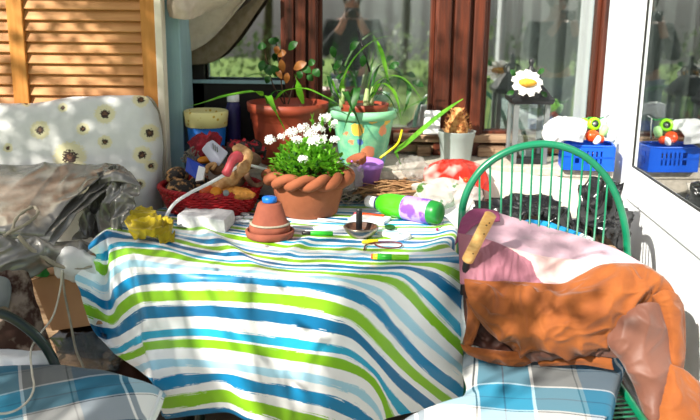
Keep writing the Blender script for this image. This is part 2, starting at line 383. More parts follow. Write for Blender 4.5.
# ================================================================== SETTING
WY = 3.15                                  # window wall
TZ = .75                                   # table top (cloth)
SZ = .85                                   # stone sill
def wx(p, Y=WY): return P(p, 60, Y).x
bm = B(); box(bm, (0, -3, -.05), (30, 26, .1)); f = struct('floor', bm, M['grass'])
bm = B(); box(bm, (0, 2.0, .006), (4.4, 4.4, .012)); struct('floor_paving', bm, M['floor'])
# wall under and over the windows
X0, X1 = wx(182), wx(610)
bm = B(); box(bm, (.15, WY + .1, .46), (3.6, .2, .92)); struct('wall_back', bm, M['wall'])
bm = B(); box(bm, (.15, WY + .1, 2.3), (3.6, .2, .6)); struct('wall_back_header', bm, M['wall'])
bm = B(); box(bm, (-1.6, 2.98, 1.25), (1.96, .12, 2.5)); struct('wall_left', bm, M['cream'])
# stone sill with a slanting front edge
bm = B()
fr = [PZ(180, 172, SZ), PZ(330, 170, SZ), PZ(420, 166, SZ), PZ(490, 163, SZ), PZ(614, 170.5, SZ)]
fr = [V((p.x, min(p.y, 2.93), SZ)) for p in fr]
fr[0].y = fr[1].y = 2.74; fr[2].y = 2.80; fr[3].y=2.90
top = fr + [V((fr[-1].x, WY, SZ)), V((fr[0].x, WY, SZ))]
a = [bm.verts.new(p) for p in top]; b = [bm.verts.new(p - V((0, 0, .03))) for p in top]
bm.faces.new(a); bm.faces.new(b[::-1])
for i in range(len(a)): bm.faces.new((a[i - 1], b[i - 1], b[i], a[i]))
sill = struct('trim_1', bm, M['stone'], smooth=False, bevel=.004)
bm = B()
for p, q in zip(fr, fr[1:]):
    d = (q - p); m = (p + q) / 2 + V((0, .03, -.055)); box(bm, m, (d.length, .05, .05), rotz(math.atan2(d.y, d.x)))
struct('trim_2', bm, M['stone'], smooth=False)
bm = B(); box(bm, (.15, 3.06, .405), (1.9, .18, .81)); struct('wall_below_sill', bm, M['wall'])

# windows: one thing each (frame, sash, glass)
posts = [(285, 318, M['darkwood']), (434, 484, M['darkwood']), (598, 609, M['darkwood'])]
zb, zt = .94, 2.0
def window(n, a, b, m, net=True):
    xa, xb = wx(a), wx(b); w = sthing('window_%d' % n, V(((xa + xb) / 2, WY, zb)))
    bm = B(); box(bm, ((xa + xb) / 2, WY + .03, zb - .03), (xb - xa + .02, .07, .06)); box(bm, ((xa + xb) / 2, WY + .03, zt), (xb - xa + .02, .07, .06))
    for x in (xa + .008, xb - .008): box(bm, (x, WY + .03, (zb + zt) / 2), (.016, .05, zt - zb))
    struct('window_frame', bm, m, w, smooth=False, bevel=.003)
    bm = B(); box(bm, ((xa + xb) / 2, WY + .03, (zb + zt) / 2), (xb - xa, .005, zt - zb)); struct('glass_pane', bm, M['glass'], w, smooth=False)
    return w
window(1, 182, 285, M['darkwood']); window(2, 318, 434, M['darkwood']); window(3, 484, 598, M['darkwood'])
for k, (a, b, m) in enumerate(posts):
    xa, xb = wx(a), wx(b); bm = B(); w = xb - xa
    box(bm, ((xa + xb) / 2, WY + .02, 1.45), (w, .1, 1.2))
    if w > .05:
        box(bm, (xa + w * .16, WY - .035, 1.45), (w * .28, .03, 1.2)); box(bm, (xa + w * .84, WY - .035, 1.45), (w * .22, .03, 1.2))
        box(bm, (xa + w * .5, WY - .045, 1.45), (w * .3, .03, 1.2))
    struct('trim_%d' % (k + 3), bm, m, smooth=False, bevel=.004)
# weathered rail of loose wood along the bottom of the windows
bm = B()
xa, xb = wx(395), wx(600)
box(bm, ((xa + xb) / 2, WY - .03, .915), (xb - xa, .05, .028)); box(bm, ((xa + xb) / 2, WY - .02, .875), (xb - xa, .035, .03))
for p, w, y in ((425, .05, -.06), (452, .03, -.05), (487, .06, -.06), (500, .05, -.055)): box(bm, (wx(p), WY + y, .87), (w, .05, .035))
struct('trim_6', bm, M['palewood'], smooth=False, bevel=.003)
# inner casement seen through the left window
bm = B(); xa = wx(206); box(bm, (xa, WY + .22, 1.3), (.03, .04, 1.0)); box(bm, (wx(245), WY + .22, 1.06), (.4, .04, .03)); struct('trim_7', bm, M['bluewood'], smooth=False)
# near-black boards over the lower part and edge of the left window
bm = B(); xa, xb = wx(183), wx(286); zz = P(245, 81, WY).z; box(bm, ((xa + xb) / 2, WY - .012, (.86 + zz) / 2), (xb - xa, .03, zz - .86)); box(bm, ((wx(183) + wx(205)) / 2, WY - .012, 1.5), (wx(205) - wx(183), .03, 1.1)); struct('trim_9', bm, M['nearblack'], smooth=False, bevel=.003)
bm = B(); box(bm, ((xa + xb) / 2, WY - .03, zz), (xb - xa, .03, .012)); struct('trim_10', bm, M['bluewood'], smooth=False)
# room behind the glass
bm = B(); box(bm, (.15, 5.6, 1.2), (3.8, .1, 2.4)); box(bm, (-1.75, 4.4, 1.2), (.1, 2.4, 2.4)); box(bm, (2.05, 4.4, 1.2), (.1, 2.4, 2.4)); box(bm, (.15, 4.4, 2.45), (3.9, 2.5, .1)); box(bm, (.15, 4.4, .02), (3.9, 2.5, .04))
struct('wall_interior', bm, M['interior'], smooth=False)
def drape(name, xa, xb, Y, z0, z1, m, label, nf=9, amp=.02, group=None, seed=0):
    bm = B(); grid(bm, lambda u, v: V((xa + (xb - xa) * u, Y + amp * math.sin(u * nf * 6.28 + 1.1 * math.sin(u * 9 + seed)) + .006 * noise.noise(V((u * 14, v * 2, seed))), z0 + (z1 - z0) * v)), 90, 8)
    return tag(obj(name, bm, m), label, 'curtain', group)
drape('net_curtain', wx(300), wx(452), WY + .14, .9, 2.1, M['net'], 'pale net curtain behind the middle window, above the green flower pot', 7, .012)
drape('net_curtain', wx(478), wx(610), WY + .14, .9, 2.1, M['net'], 'pale net curtain in deep folds behind the window with the lantern', 6, .025, seed=4)

# beige curtain tied back across the upper left window
cu = thing('tied_curtain', 'beige curtain swept aside over the top of the left window, beside the blue post', 'curtain', P(215, 20, 3.06))
def swag(top, low, Y, n, m, name, amp):
    bm = B(); a = curve([P(*q, Y) for q in top], 40); b = curve([P(*q, Y) for q in low], 40)
    def fn(u, v):
        i = round(u * 40); p = a[i].lerp(b[i], v); p.y += amp * math.sin(v * n + u * 2) ; return p
    grid(bm, fn, 40, 20); return obj(name, bm, m, cu, thick=.004)
swag([(178, -20), (225, -20), (262, -20)], [(181, 56), (212, 38), (255, -12)], 3.06, 8, M['beige'], 'front_swag', .012)
swag([(180, 40), (225, 20), (268, -14)], [(181, 66), (222, 56), (272, -10)], 3.10, 6, M['beige2'], 'back_swag', .006)
bm = B(); rows = px([[(168, -12, 2.86), (182, -12, 2.80), (196, -12, 2.84), (236, -14, 2.92)], [(169, 5, 2.86), (182, 5, 2.79), (196, 4, 2.83), (238, -4, 2.92)], [(171, 17, 2.86), (183, 19, 2.80), (194, 18, 2.84), (212, 8, 2.92)]])
patch(bm, rows, 30, 20, folds(.008, 16, 3)); obj('gathered_end', bm, M['beige'], cu, thick=.006)

# pale blue post and cream edge
bm = B(); xa, xb = P(163, 60, 2.9).x, P(182, 60, 2.9).x; box(bm, ((xa + xb) / 2, 2.98, 1.1), (xb - xa, .2, 2.2)); struct('trim_8', bm, M['bluewood'], smooth=False, bevel=.004)

# louvred shutter
SY = 2.80
sh = thing('louvred_shutter', 'honey-coloured wooden louvred shutter behind the flower-printed mattress', 'shutter', (-.95, SY, .3))
def sx_(p): return P(p, 50, SY).x
for k, (a, b) in enumerate(((11.5, 27), (143, 157.5))):
    bm = B(); box(bm, ((sx_(a) + sx_(b)) / 2, SY, 1.05), (sx_(b) - sx_(a), .035, 1.5)); obj('stile', bm, M['shutter_v'], sh, smooth=False, bevel=.003)
z9 = P(80, 9, SY).z; pitch = P(80, 9, SY).z - P(80, 20, SY).z
for a, b in ((-60, 12), (27, 143.5)):
    bm = B(); k = -12
    while k < 28:
        z = z9 - k * pitch
        if .32 < z < 1.78:
            box(bm, ((sx_(a) + sx_(b)) / 2, SY + .002, z + pitch * .5), (sx_(b) - sx_(a), .008, pitch * 1.22), Matrix.Rotation(R(-24), 3, 'X'))
        k += 1
    obj('louvre_panel', bm, M['shutter'], sh, smooth=False, bevel=.002)
bm = B(); box(bm, (sx_(160.5), SY + .01, 1.05), (sx_(164) - sx_(157), .06, 1.5)); obj('cream_edge', bm, M['cream'], sh, smooth=False, bevel=.003, label='cream painted edge strip')

# white plastic door, ajar towards the eye
DX = lambda Y: .824 + .046 * Y
def dpt(Y, z, o=0): return V((DX(Y) + o, Y, z))
dr = sthing('door_1', V((DX(2.2), 2.2, .03)))
dang = math.atan2(1, .046)
def dbox(bm, Y0, Y1, z0, z1, t=.05, o=.025):
    m = (dpt(Y0, 0) + dpt(Y1, 0)) / 2; L = (dpt(Y1, 0) - dpt(Y0, 0)).length
    box(bm, V((m.x + o, m.y, (z0 + z1) / 2)), (L, t, z1 - z0), rotz(dang))
bm = B()
dbox(bm, 2.80, 2.99, .04, 2.1); dbox(bm, 1.2, 1.3, .04, 2.1); dbox(bm, 1.3, 2.80, .76, .872); dbox(bm, 1.3, 2.80, .04, .16); dbox(bm, 1.3, 2.80, 2.0, 2.1)
struct('door_frame', bm, M['upvc'], dr, smooth=False, bevel=.006)
bm = B(); dbox(bm, 1.3, 2.80, .16, .76, .03); struct('lower_panel', bm, M['upvc'], dr, smooth=False)
bm = B(); dbox(bm, 1.3, 2.80, .872, 2.0, .006, .02); struct('glass_pane', bm, M['doorglass'], dr, smooth=False)
bm = B(); dbox(bm, 1.3, 2.80, .870, .877, .006, .017); dbox(bm, 2.793, 2.80, .869, 2.0, .006, .017); struct('gasket', bm, M['dark'], dr, smooth=False)
# fixed white casing between window and door
bm = B(); xa, xb = P(607, 60, 3.06).x, P(634, 60, 3.06).x; box(bm, ((xa + xb) / 2 + .01, 3.07, 1.25), (xb - xa, .1, 2.5)); struct('door_casing', bm, M['frameblue'], smooth=False, bevel=.005)
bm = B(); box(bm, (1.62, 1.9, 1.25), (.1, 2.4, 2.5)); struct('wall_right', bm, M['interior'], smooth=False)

# ================================================================== TABLE AND CLOTH
CX, CY, TR = -.17, 2.43, .47
tb = thing('garden_table', 'round garden table hidden under the striped cloth, at the centre', 'table', (CX, CY, 0.012))
bm = B(); spin(bm, (CX, CY, TZ - .048), [(0, 0), (TR - .02, 0), (TR - .01, .012), (TR - .015, .024), (0, .024)], 64); obj('tabletop', bm, M['palewood'], tb)
for a in range(4):
    t = R(45 + 90 * a); bm = B(); p = V((CX + .33 * math.cos(t), CY + .33 * math.sin(t), 0)); q = V((CX + .38 * math.cos(t), CY + .38 * math.sin(t), 0.013))
    tube(bm, [q, p + V((0, 0, TZ - .04))], .016, 10); obj('leg', bm, M['green_dark'], tb)

def drapeY(x):
    t = [(60, 2.21), (75, 2.20), (92, 2.225), (107, 2.27), (114, 2.17), (128, 2.13), (139, 2.09), (147, 2.03), (154, 1.99), (166, 1.975), (200, 1.962), (245, 1.955), (285, 1.95), (330, 1.955), (355, 1.97), (385, 1.995), (410, 2.03), (440, 2.085), (465, 2.16), (480, 2.2)]
    if x <= t[0][0]: return t[0][1]
    for (a, b), (c, d) in zip(t, t[1:]):
        if x <= c: return b + (d - b) * (x - a) / (c - a)
    return t[-1][1]
def clothpt(x, y):
    e = drapeY(x); q = PZ(x, y, TZ); yp = q.y
    if yp > e + .01: return q
    p = P(x, y, e); drop = max(0, TZ - p.z); s = max(0, min(1, drop / .25))
    return P(x, y, e - .035 * s)
drows = [
 (-1.0, [(113, 228), (116, 227), (119, 227), (122, 227.5), (131, 229), (152, 231), (200, 241), (240, 249), (290, 256), (325, 257.5), (353, 258.5), (382, 259.5), (412, 260), (438, 259.5), (461, 259)]),
 (-.83, [(101, 233), (105, 231), (109, 229), (113, 229), (124, 231), (150, 235), (200, 246.5), (240, 253.5), (285, 260), (325, 261.5), (353, 262.5), (382, 263.3), (412, 264), (440, 265.5), (462, 279)]),
 (-.665, [(88, 247), (97, 240), (104, 236), (110, 235), (122, 237), (150, 240), (200, 252), (240, 258), (285, 265), (325, 267), (353, 268), (382, 268.5), (412, 269), (436, 280), (463, 306)]),
 (-.46, [(97, 256), (102, 256), (107, 254), (110, 247), (124, 243), (150, 246), (200, 257.5), (240, 262.5), (288, 268), (325, 270), (353, 271), (382, 272.5), (405, 276), (428, 297), (462, 333)]),
 (-.335, [(90, 264), (98, 267), (105, 271), (109, 258), (129, 251), (152, 254), (201, 262), (240, 266), (290, 271), (328, 273.5), (352, 275.5), (382, 278.5), (404, 288), (430, 318), (461, 349)]),
 (-.13, [(75, 277), (90, 283), (105, 289), (110, 274), (131, 263), (155, 265), (200, 269), (245, 272), (285, 275), (325, 277.5), (353, 282), (378, 292), (395, 309), (424, 338), (461, 370)]),
 (0, [(80, 291), (93, 298), (108, 306), (114, 296), (129, 284), (148, 279), (200, 278), (245, 280), (285, 283), (325, 288), (353, 295), (378, 310), (396, 333), (425, 366), (461, 394)]),
 (.17, [(85, 309), (98, 314), (110, 319), (119, 309), (132, 300), (149, 296), (200, 295), (245, 296), (282, 299), (311, 303), (338, 309), (358, 318), (385, 344), (415, 374), (451, 402)]),
 (.335, [(94, 330), (104, 334), (115, 333), (126, 326), (139, 317), (149, 313), (200, 311), (245, 313), (280, 318), (310, 322), (333, 327), (354, 335), (378, 359), (400, 383), (430, 407)]),
 (.54, [(111, 351), (117, 350), (124, 347), (132, 342), (140, 338), (147, 335), (195, 332), (245, 337), (280, 341), (310, 345), (338, 349), (357, 357), (376, 373), (388, 391), (406, 413)]),
 (.665, [(121, 358), (126, 357), (131, 356), (138, 353), (144, 350), (150, 346), (195, 343), (245, 347.5), (280, 354), (310, 358), (338, 363), (358, 371), (373, 382), (382, 397), (389, 417)]),
 (.87, [(138, 369), (141, 368), (144, 367), (147, 366), (150, 365), (154, 364), (190, 363), (245, 369), (280, 373), (310, 377), (340, 385), (358, 392), (368, 400), (376, 409), (382, 421)]),
 (1.0, [(152, 381), (153, 382), (154, 383), (155, 384), (156, 385.5), (159, 386), (190, 380), (222, 377.5), (242, 385), (265, 388.5), (290, 393), (326, 401), (346, 409), (360, 416), (374, 425)]),
 (1.17, [(157, 394), (157, 395), (158, 396), (159, 398), (160, 400), (163, 402), (190, 399), (225, 396), (244, 404), (266, 409), (289, 415), (318, 423), (338, 431), (352, 438), (366, 445)]),
 (1.32, [(163, 414), (163, 415), (164, 416), (165, 416), (166, 417), (168, 418), (195, 415), (227, 413), (246, 421), (267, 428), (288, 436), (315, 444), (334, 451), (346, 456), (358, 462)]),
]
rows, vs = [], []
first = [clothpt(*q) for q in drows[0][1]]
for k in range(8, 0, -1):                       # flat part, going back over the table
    Y = 2.09 + .103 * k
    hw = math.sqrt(max(.05, (TR + .015) ** 2 - (Y - CY) ** 2)); xl, xr = CX - hw, CX + hw
    if Y < 2.7: xl = min(xl, -.62 + (Y - 2.3) * .25)
    r = []
    for i, p in enumerate(first):
        u = i / 14; t = (p.x - first[0].x) / (first[-1].x - first[0].x)
        yy = p.y + (2.914 - p.y) * k / 8; hh_ = math.sqrt(max(.05, (TR + .015) ** 2 - (yy - CY) ** 2))
        x_ = (CX - hh_ if yy >= 2.7 else min(CX - hh_, -.62 + (yy - 2.3) * .25)); r.append(V((x_ + (CX + hh_ - x_) * t, yy, TZ)))
    rows.append(r + [V((xr + .012, Y, TZ - .05)), V((xr + .006, Y + .02, TZ - .24))]); vs.append(-1 - .42 * k)
for v, pts in drows:
    r = [clothpt(*q) for q in pts]; e = r[-1]
    if v < .1: r += [e + V((-.012, .035, -.02)), e + V((-.05, .10, -.04))]
    else: r += [e + V((-.004, .006, -.003)), e + V((-.012, .012, -.006))]
    rows.append(r); vs.append(v)
def vmap(v):
    x = v * (len(vs) - 1); i = min(int(x), len(vs) - 2); f = x - i; return vs[i] + (vs[i + 1] - vs[i]) * f
bm = B()
sdv = V((3, 1, 2))
def ridge(p, a, b, w, h):
    ab = b - a; t = max(0, min(1, (p - a).dot(ab) / ab.dot(ab))); d = (p - (a + ab * t)).length
    return h * math.exp(-(d / w) ** 2) * math.sin(math.pi * min(1, t * .9 + .08))
RD = [(PZ(188, 222, TZ), PZ(262, 272, TZ), .022, .016), (PZ(205, 232, TZ), PZ(310, 246, TZ), .02, .006), (PZ(312, 236, TZ), PZ(280, 262, TZ), .018, .008), (PZ(345, 246, TZ), PZ(372, 262, TZ), .018, .005), (PZ(150, 245, TZ), PZ(190, 262, TZ), .03, .008)]
def cd_(p, u, v):
    flat = max(0, min(1, (p.z - TZ + .06) / .06)); h = 0
    q = V((p.x * 9, p.y * 14, 0)) + sdv
    h += .0035 * noise.noise(q) * flat
    for r in RD: h += ridge(V((p.x, p.y, TZ)), *r) * flat
    s = V((p.x * 5, p.z * 2.2, 1)); fl = 1 - flat
    h += fl * (.010 * noise.noise(s) + .004 * noise.noise(V((p.x * 14, p.z * 5, 7))))
    return h
patch(bm, rows, 190, 190, cd_, uvf=lambda u, v: (u * 4, vmap(v)))
for v in bm.verts:                                   # keep the cloth lying on the board
    if (v.co.x - CX) ** 2 + (v.co.y - CY) ** 2 < (TR - .012) ** 2 and v.co.z < TZ - .004 and v.co.y > 2.02: v.co.z = max(v.co.z, TZ - .006)
cl = obj('tablecloth', bm, M['stripe'], thick=.0016); tag(cl, 'blue, green and white striped oilcloth spread over the round table', 'tablecloth')

# ================================================================== ON THE TABLE
def T(x, y, z=TZ + .002): return PZ(x, y, z)
# aerated block
bl = B(); a, b, c = T(176, 227), T(226, 233.5), T(236, 222)
t = .038; d = a + (c - b)
vs_b = [bl.verts.new(p) for p in (a, b, c, d)]; vs_t = [bl.verts.new(p + V((0, 0, t)) + (V((a + c) / 2) - p) * .06) for p in (a, b, c, d)]
bl.faces.new(vs_b[::-1]); bl.faces.new(vs_t)
for i in range(4): bl.faces.new((vs_b[i - 1], vs_b[i], vs_t[i], vs_t[i - 1]))
bmesh.ops.subdivide_edges(bl, edges=bl.edges[:], cuts=5, use_grid_fill=True)
for v in bl.verts: v.co += V((noise.noise(v.co * 40), noise.noise(v.co * 40 + V((5, 5, 5))), 0)) * .0022
tag(obj('block', bl, M['foamwhite'], smooth=False, bevel=.004), 'pale grey rough block lying in front of the red wicker basket', 'block')

# terracotta saucer, upturned pot, blue cap
sp = T(270, 237); 
bm = B(); spin(bm, sp, [(0, 0), (.060, 0), (.067, .004), (.071, .020), (.067, .024), (.062, .022), (.060, .012), (0, .010)], 48); tag(obj('plant_saucer', bm, M['terra3']), 'terracotta saucer under the small upturned pot', 'saucer')
up_ = sp + V((0, 0, .0125))
ut = thing('flower_pot', 'small terracotta pot turned upside down on a saucer, blue cap on top', 'pot', up_)
bm = B(); spin(bm, up_, [(.050, 0), (.0585, 0), (.0585, .024), (.055, .027), (.0525, .028), (.034, .086), (.030, .090), (0, .090)], 48); obj('pot_body', bm, M['terra3'], ut)
bm = B(); spin(bm, up_ + V((0, 0, .027)), [(.0535, 0), (.0575, .001), (.0575, .004), (.052, .0055)], 48); obj('rim_line', bm, M['strap'], ut)
bm = B(); spin(bm, up_ + V((0, 0, .0905)), [(0, 0), (.020, 0), (.021, .002), (.021, .013), (.018, .016), (0, .016)], 24, wob=lambda p, a: p * (1 + .02 * math.cos(a * 12)) if p.z < .014 else p)
tag(obj('bottle_cap', bm, M['bluecap']), 'blue bottle cap on top of the upturned terracotta pot', 'cap')

# planter with braided rim and white candytuft
pc = T(308, 213.5); pc = V((pc.x, pc.y + .01, TZ + .002))
pl = thing('potted_flowers', 'white flowering plant in a terracotta planter with a braided rim', 'potted plant', pc)
prof = [(0, 0), (.088, 0), (.094, .006), (.113, .085), (.120, .118), (.112, .122), (.100, .118), (.094, .06), (0, .055)]
bm = B(); spin(bm, pc, prof, 64); obj('planter', bm, M['terra'], pl); rim = pl.children[0]
bm = B()
for ph in (0, math.pi):
    pts = []
    for k in range(240):
        a = 2 * math.pi * k / 240; q = a * 7 + ph; rr = .122 + .0125 * math.cos(q)
        pts.append(pc + V((rr * math.cos(a), rr * math.sin(a), .121 + .0115 * math.sin(q))))
    tube(bm, pts, .0155, 10, closed=True)
obj('braided_rim', bm, M['terra'], rim)
bm = B(); spin(bm, pc + V((0, 0, .10)), [(.10, .0), (.06, .012), (0, .018)], 32); obj('soil', bm, M['soil'], pl)
bm = B(); rnd = random.Random(3); fc = pc + V((-.004, -.005, .13))
def cross_leaf(bm, p, d, L, w):
    s = d.cross(V((0, 0, 1)));  s = s.normalized() if s.length > .01 else V((1, 0, 0)); n = s.cross(d)
    q = [p, p + d * L * .5 - s * w + n * w * .4, p + d * L, p + d * L * .5 + s * w + n * w * .4, p + d * L * .55]
    v = [bm.verts.new(x) for x in q]; bm.faces.new((v[0], v[1], v[4])); bm.faces.new((v[1], v[2], v[4])); bm.faces.new((v[2], v[3], v[4])); bm.faces.new((v[3], v[0], v[4]))
for k in range(800):
    a = rnd.uniform(0, 6.283); el = math.acos(rnd.uniform(-.05, 1)); r = rnd.uniform(.55, 1.0)
    d = V((math.sin(el) * math.cos(a), math.sin(el) * math.sin(a), math.cos(el)))
    p = fc + V((d.x * .128 * r, d.y * .118 * r, d.z * .125 * r - .012))
    dd = (d * .9 + V((rnd.uniform(-.7, .7), rnd.uniform(-.7, .7), rnd.uniform(-.3, .8)))).normalized()
    cross_leaf(bm, p, dd, rnd.uniform(.016, .024), rnd.uniform(.008, .012))
fol = obj('foliage', bm, M['leafs'], pl, smooth=False)
bm = B()
for k in range(40):
    a = rnd.uniform(0, 6.283); r = rnd.uniform(.02, .09); tube(bm, [pc + V((r * .7 * math.cos(a), r * .7 * math.sin(a), .105)), fc + V((r * math.cos(a), r * math.sin(a), .09 * (1 - (r / .12) ** 2)))], .0016, 5)
obj('stems', bm, M['leafd'], pl)
heads = [(270, 140, .010), (281, 137, .006), (291, 133, .014), (303, 128, .013), (310, 135, .016), (318, 128, .014), (321, 139, .013), (325, 119, .013), (334, 124, .010), (335, 139, .008), (303, 159, .008), (327, 117, .008), (297, 140, .010), (313, 142, .012)]
for i, (x, y, r) in enumerate(heads):
    Y = pc.y - .05 if y > 135 else pc.y - .02
    if y > 150: Y = pc.y - .12
    c = P(x, y, Y); bm = B()
    for k in range(int(8 + r * 950)):
        d = V((rnd.gauss(0, 1), rnd.gauss(-.4, 1), rnd.gauss(.3, .7))).normalized(); p = c + V((d.x * 1.5, d.y, d.z * 1.1)) * r * rnd.uniform(.6, 1.1); n = frame((d + V((0, -.4, .2))).normalized())
        a0 = rnd.uniform(0, 6)
        for j in range(4):
            a = a0 + j * 1.57; L = .0085 if j % 2 else .006
            e1 = p + n @ V((math.cos(a) * L, math.sin(a) * L, .001)); s = n @ V((-math.sin(a), math.cos(a), 0)) * .0032
            v = [bm.verts.new(z) for z in (p, e1 - s, e1 + n @ V((math.cos(a), math.sin(a), 0)) * .0012, e1 + s)]; bm.faces.new(v)
    obj('flower_head', bm, M['petal'], pl, smooth=False)
bm = B()
for q in ((322, 125), (330, 128), (312, 121)):
    p = P(q[0], q[1], pc.y - .04)
    for k in range(9):
        d = V((rnd.uniform(-.7, .7), rnd.uniform(-.7, .2), 1)).normalized(); cross_leaf(bm, p + V((0, 0, rnd.uniform(-.02, .012))), d, .018, .004)
obj('shoot', bm, M['leafs'], pl, smooth=False)

# red wicker basket with gourds
bc = V((P(211, 205, 2.60).x, 2.60, TZ + .002)); bx, by = .158, .150
bk = thing('wicker_basket', 'red wicker basket full of gourds, behind the pale block', 'basket', bc)
bm = B()
for j in range(9):
    z = .006 + j * .0085; k0 = .80 + .2 * (j / 8) ** .7; pts = []
    for k in range(180):
        a = 2 * math.pi * k / 180; w_ = .0035 * math.sin(a * 30 + (j % 2) * math.pi)
        pts.append(bc + V(((bx * k0 + w_) * math.cos(a), (by * k0 + w_) * math.sin(a), z + .0015 * math.sin(a * 15))))
    tube(bm, pts, .0042, 6, closed=True)
for k in range(60):
    a = 2 * math.pi * k / 60; tube(bm, [bc + V((bx * q * math.cos(a), by * q * math.sin(a), z)) for q, z in ((.8, .004), (.92, .04), (1.0, .078))], .0028, 5)
obj('woven_side', bm, M['redweave'], bk)
bm = B()
for ph in (0, 2.1, 4.2):
    pts = []
    for k in range(200):
        a = 2 * math.pi * k / 200; q = a * 24 + ph; pts.append(bc + V(((bx * 1.01 + .005 * math.cos(q)) * math.cos(a), (by * 1.01 + .005 * math.cos(q)) * math.sin(a), .081 + .005 * math.sin(q))))
    tube(bm, pts, .0045, 6, closed=True)
obj('rim', bm, M['redweave'], bk)
bm = B(); spin(bm, bc + V((0, 0, .002)), [(0, 0), (bx * .8, 0), (bx * .8, .006), (0, .006)], 40, sy=by / bx); obj('base', bm, M['redweave'], bk)
G = 'gourds in the red basket'
def gourd(name, label, cat, m, x, y, Y, rx, rz, ry=None, seed=0, amp=.05, f=20, rot=None, crease=0, g=G):
    bm = B(); blob(bm, P(x, y, Y), (S(rx, Y), S(ry or rx, Y), S(rz, Y)), amp, f, seed, 4, crease, rot); return tag(obj(name, bm, m), label, cat, g)
gourd('gourd', 'black and tan speckled gourd at the left of the red basket', 'gourd', M['gourd_dark'], 181, 192, 2.54, 17, 14, seed=1, amp=.10)
gourd('gourd', 'dark speckled gourd behind the black and tan one, by the blue post', 'gourd', M['gourd_dark'], 177, 176, 2.62, 12, 9, seed=2, amp=.12)
gourd('gourd', 'small rust-orange gourd at the front of the red basket', 'gourd', M['gourd_orange'], 207, 192, 2.48, 8, 7.5, seed=3, amp=.04)
gourd('gourd', 'small amber gourd beside the rust-orange one', 'gourd', M['gourd_amber'], 216, 193, 2.465, 6.5, 6.5, seed=4, amp=.05)
gourd('gourd', 'long warty yellow gourd along the front rim of the basket', 'gourd', M['gourd_wart'], 239, 193, 2.49, 17, 6.5, 7, 5, .12, 40, rotz(.1) @ Matrix.Rotation(.18, 3, 'Y'))
gourd('gourd', 'round greyish brown gourd under the lilac box', 'gourd', M['gourd_brown'], 217, 168, 2.60, 8, 7, seed=6, amp=.10, f=40)
gourd('gourd', 'dull yellow gourd behind the blue wrapped bar', 'gourd', M['gourd_amber'], 205, 160, 2.66, 8, 3.5, seed=7)
gourd('gourd', 'dark brown gourd low in the middle of the basket', 'gourd', M['gourd_brown'], 232, 181, 2.58, 13, 8, seed=8, amp=.1)
gourd('gourd', 'mottled dark gourd at the back right of the basket', 'gourd', M['gourd_brown'], 250, 160, 2.68, 12, 9, seed=9, amp=.1)
gourd('gourd', 'dark gourd low in the basket beneath the blue bar', 'gourd', M['gourd_dark'], 199, 183, 2.60, 11, 9, seed=10, amp=.1)
bm = B(); pts = curve([P(*q) for q in ((214, 192, 2.52), (224, 184, 2.50), (236, 175, 2.50), (245, 165, 2.51), (247, 155, 2.53), (242, 149, 2.55), (234, 149, 2.56))], 60)
tube(bm, pts, [S(8.5 - 4.3 * (k / 60) ** .8 + .5 * math.sin(k * .5), 2.5) for k in range(61)], 20)
for v in bm.verts: v.co += v.normal * 0 + V((noise.noise(v.co * 60), noise.noise(v.co * 60 + V((3, 3, 3))), noise.noise(v.co * 60 + V((7, 7, 7))))) * .0025
tag(obj('gourd', bm, M['gourd_tan']), 'tan swan-neck gourd with a hooked end in the basket', 'gourd', G)
bm = B(); pts = curve([P(*q) for q in ((245, 168, 2.60), (248, 178, 2.56), (254, 185, 2.55), (262, 183, 2.56), (268, 172, 2.60))], 30); tube(bm, pts, [S(3.6 - .06 * k, 2.5) for k in range(31)], 12); tag(obj('gourd', bm, M['gourd_brown']), 'thin curved brown gourd beside the braided planter', 'gourd', G)
bm = B(); pts = curve([P(*q) for q in ((206, 173, 2.55), (208, 166, 2.56), (215, 164, 2.57), (212, 170, 2.56))], 20); tube(bm, pts, S(2.2, 2.5), 10); tag(obj('dried_stalk', bm, M['gourd_tan']), 'curled dried stalk beside the blue wrapped bar', 'stalk')
# things stuck into the basket
def slab(name, q, thick, m, parent=None, bev=.006):
    bm = B(); a, b, c, d = [P(*k) for k in q]; n = (b - a).cross(d - a).normalized()
    if n.y < 0: n = -n
    A = [bm.verts.new(p) for p in (a, b, c, d)]; Bk = [bm.verts.new(p + n * thick) for p in (a, b, c, d)]
    bm.faces.new(A); bm.faces.new(Bk[::-1])
    for i in range(4): bm.faces.new((A[i - 1], Bk[i - 1], Bk[i], A[i]))
    return obj(name, bm, m, parent, smooth=False, bevel=bev)
wb = slab('plastic_box', ((207, 142, 2.60), (213, 139, 2.63), (229, 152, 2.62), (222, 163, 2.57)), .04, M['lilacgrey']); tag(wb, 'pale lilac plastic box lying on the gourds in the basket', 'box')
bm = B(); a = P(217.5, 146.5, 2.605); 
for k in range(3): tube(bm, [P(213 + k * 2.0, 143.5 + k * 1.6, 2.604 - .004 * k), P(210.5 + k * 2.0 + 3, 149 + k * 1.6, 2.586)], .002, 6)
obj('groove', bm, M['greymetal'], wb)
pk = thing('wrapped_bar', 'blue and white wrapped bar standing in the basket', 'bar', P(195, 180, 2.54))
slab('wrapper', ((187, 157, 2.56), (205, 167, 2.55), (198, 181, 2.53), (185, 171, 2.55)), .03, M['bluep'], pk, .003)
slab('white_end', ((198.5, 165, 2.549), (205.5, 167.5, 2.547), (203.5, 180, 2.527), (195, 181.5, 2.526)), .02, M['white'], pk, .003)
bm = B(); rr = random.Random(5)
for k in range(70):
    d = V((rr.gauss(0, 1), rr.gauss(-.3, .8), rr.gauss(.2, .8))).normalized(); c = P(192, 158, 2.68); e = c + d * rr.uniform(.02, .036)
    tube(bm, [c - V((0, 0, .03)), e], .0007, 4); bmesh.ops.create_icosphere(bm, subdivisions=1, radius=.0035, matrix=Matrix.Translation(e))
tag(obj('dried_seedhead', bm, M['seed']), 'greyish dried seedhead at the back left of the basket', 'seedhead')
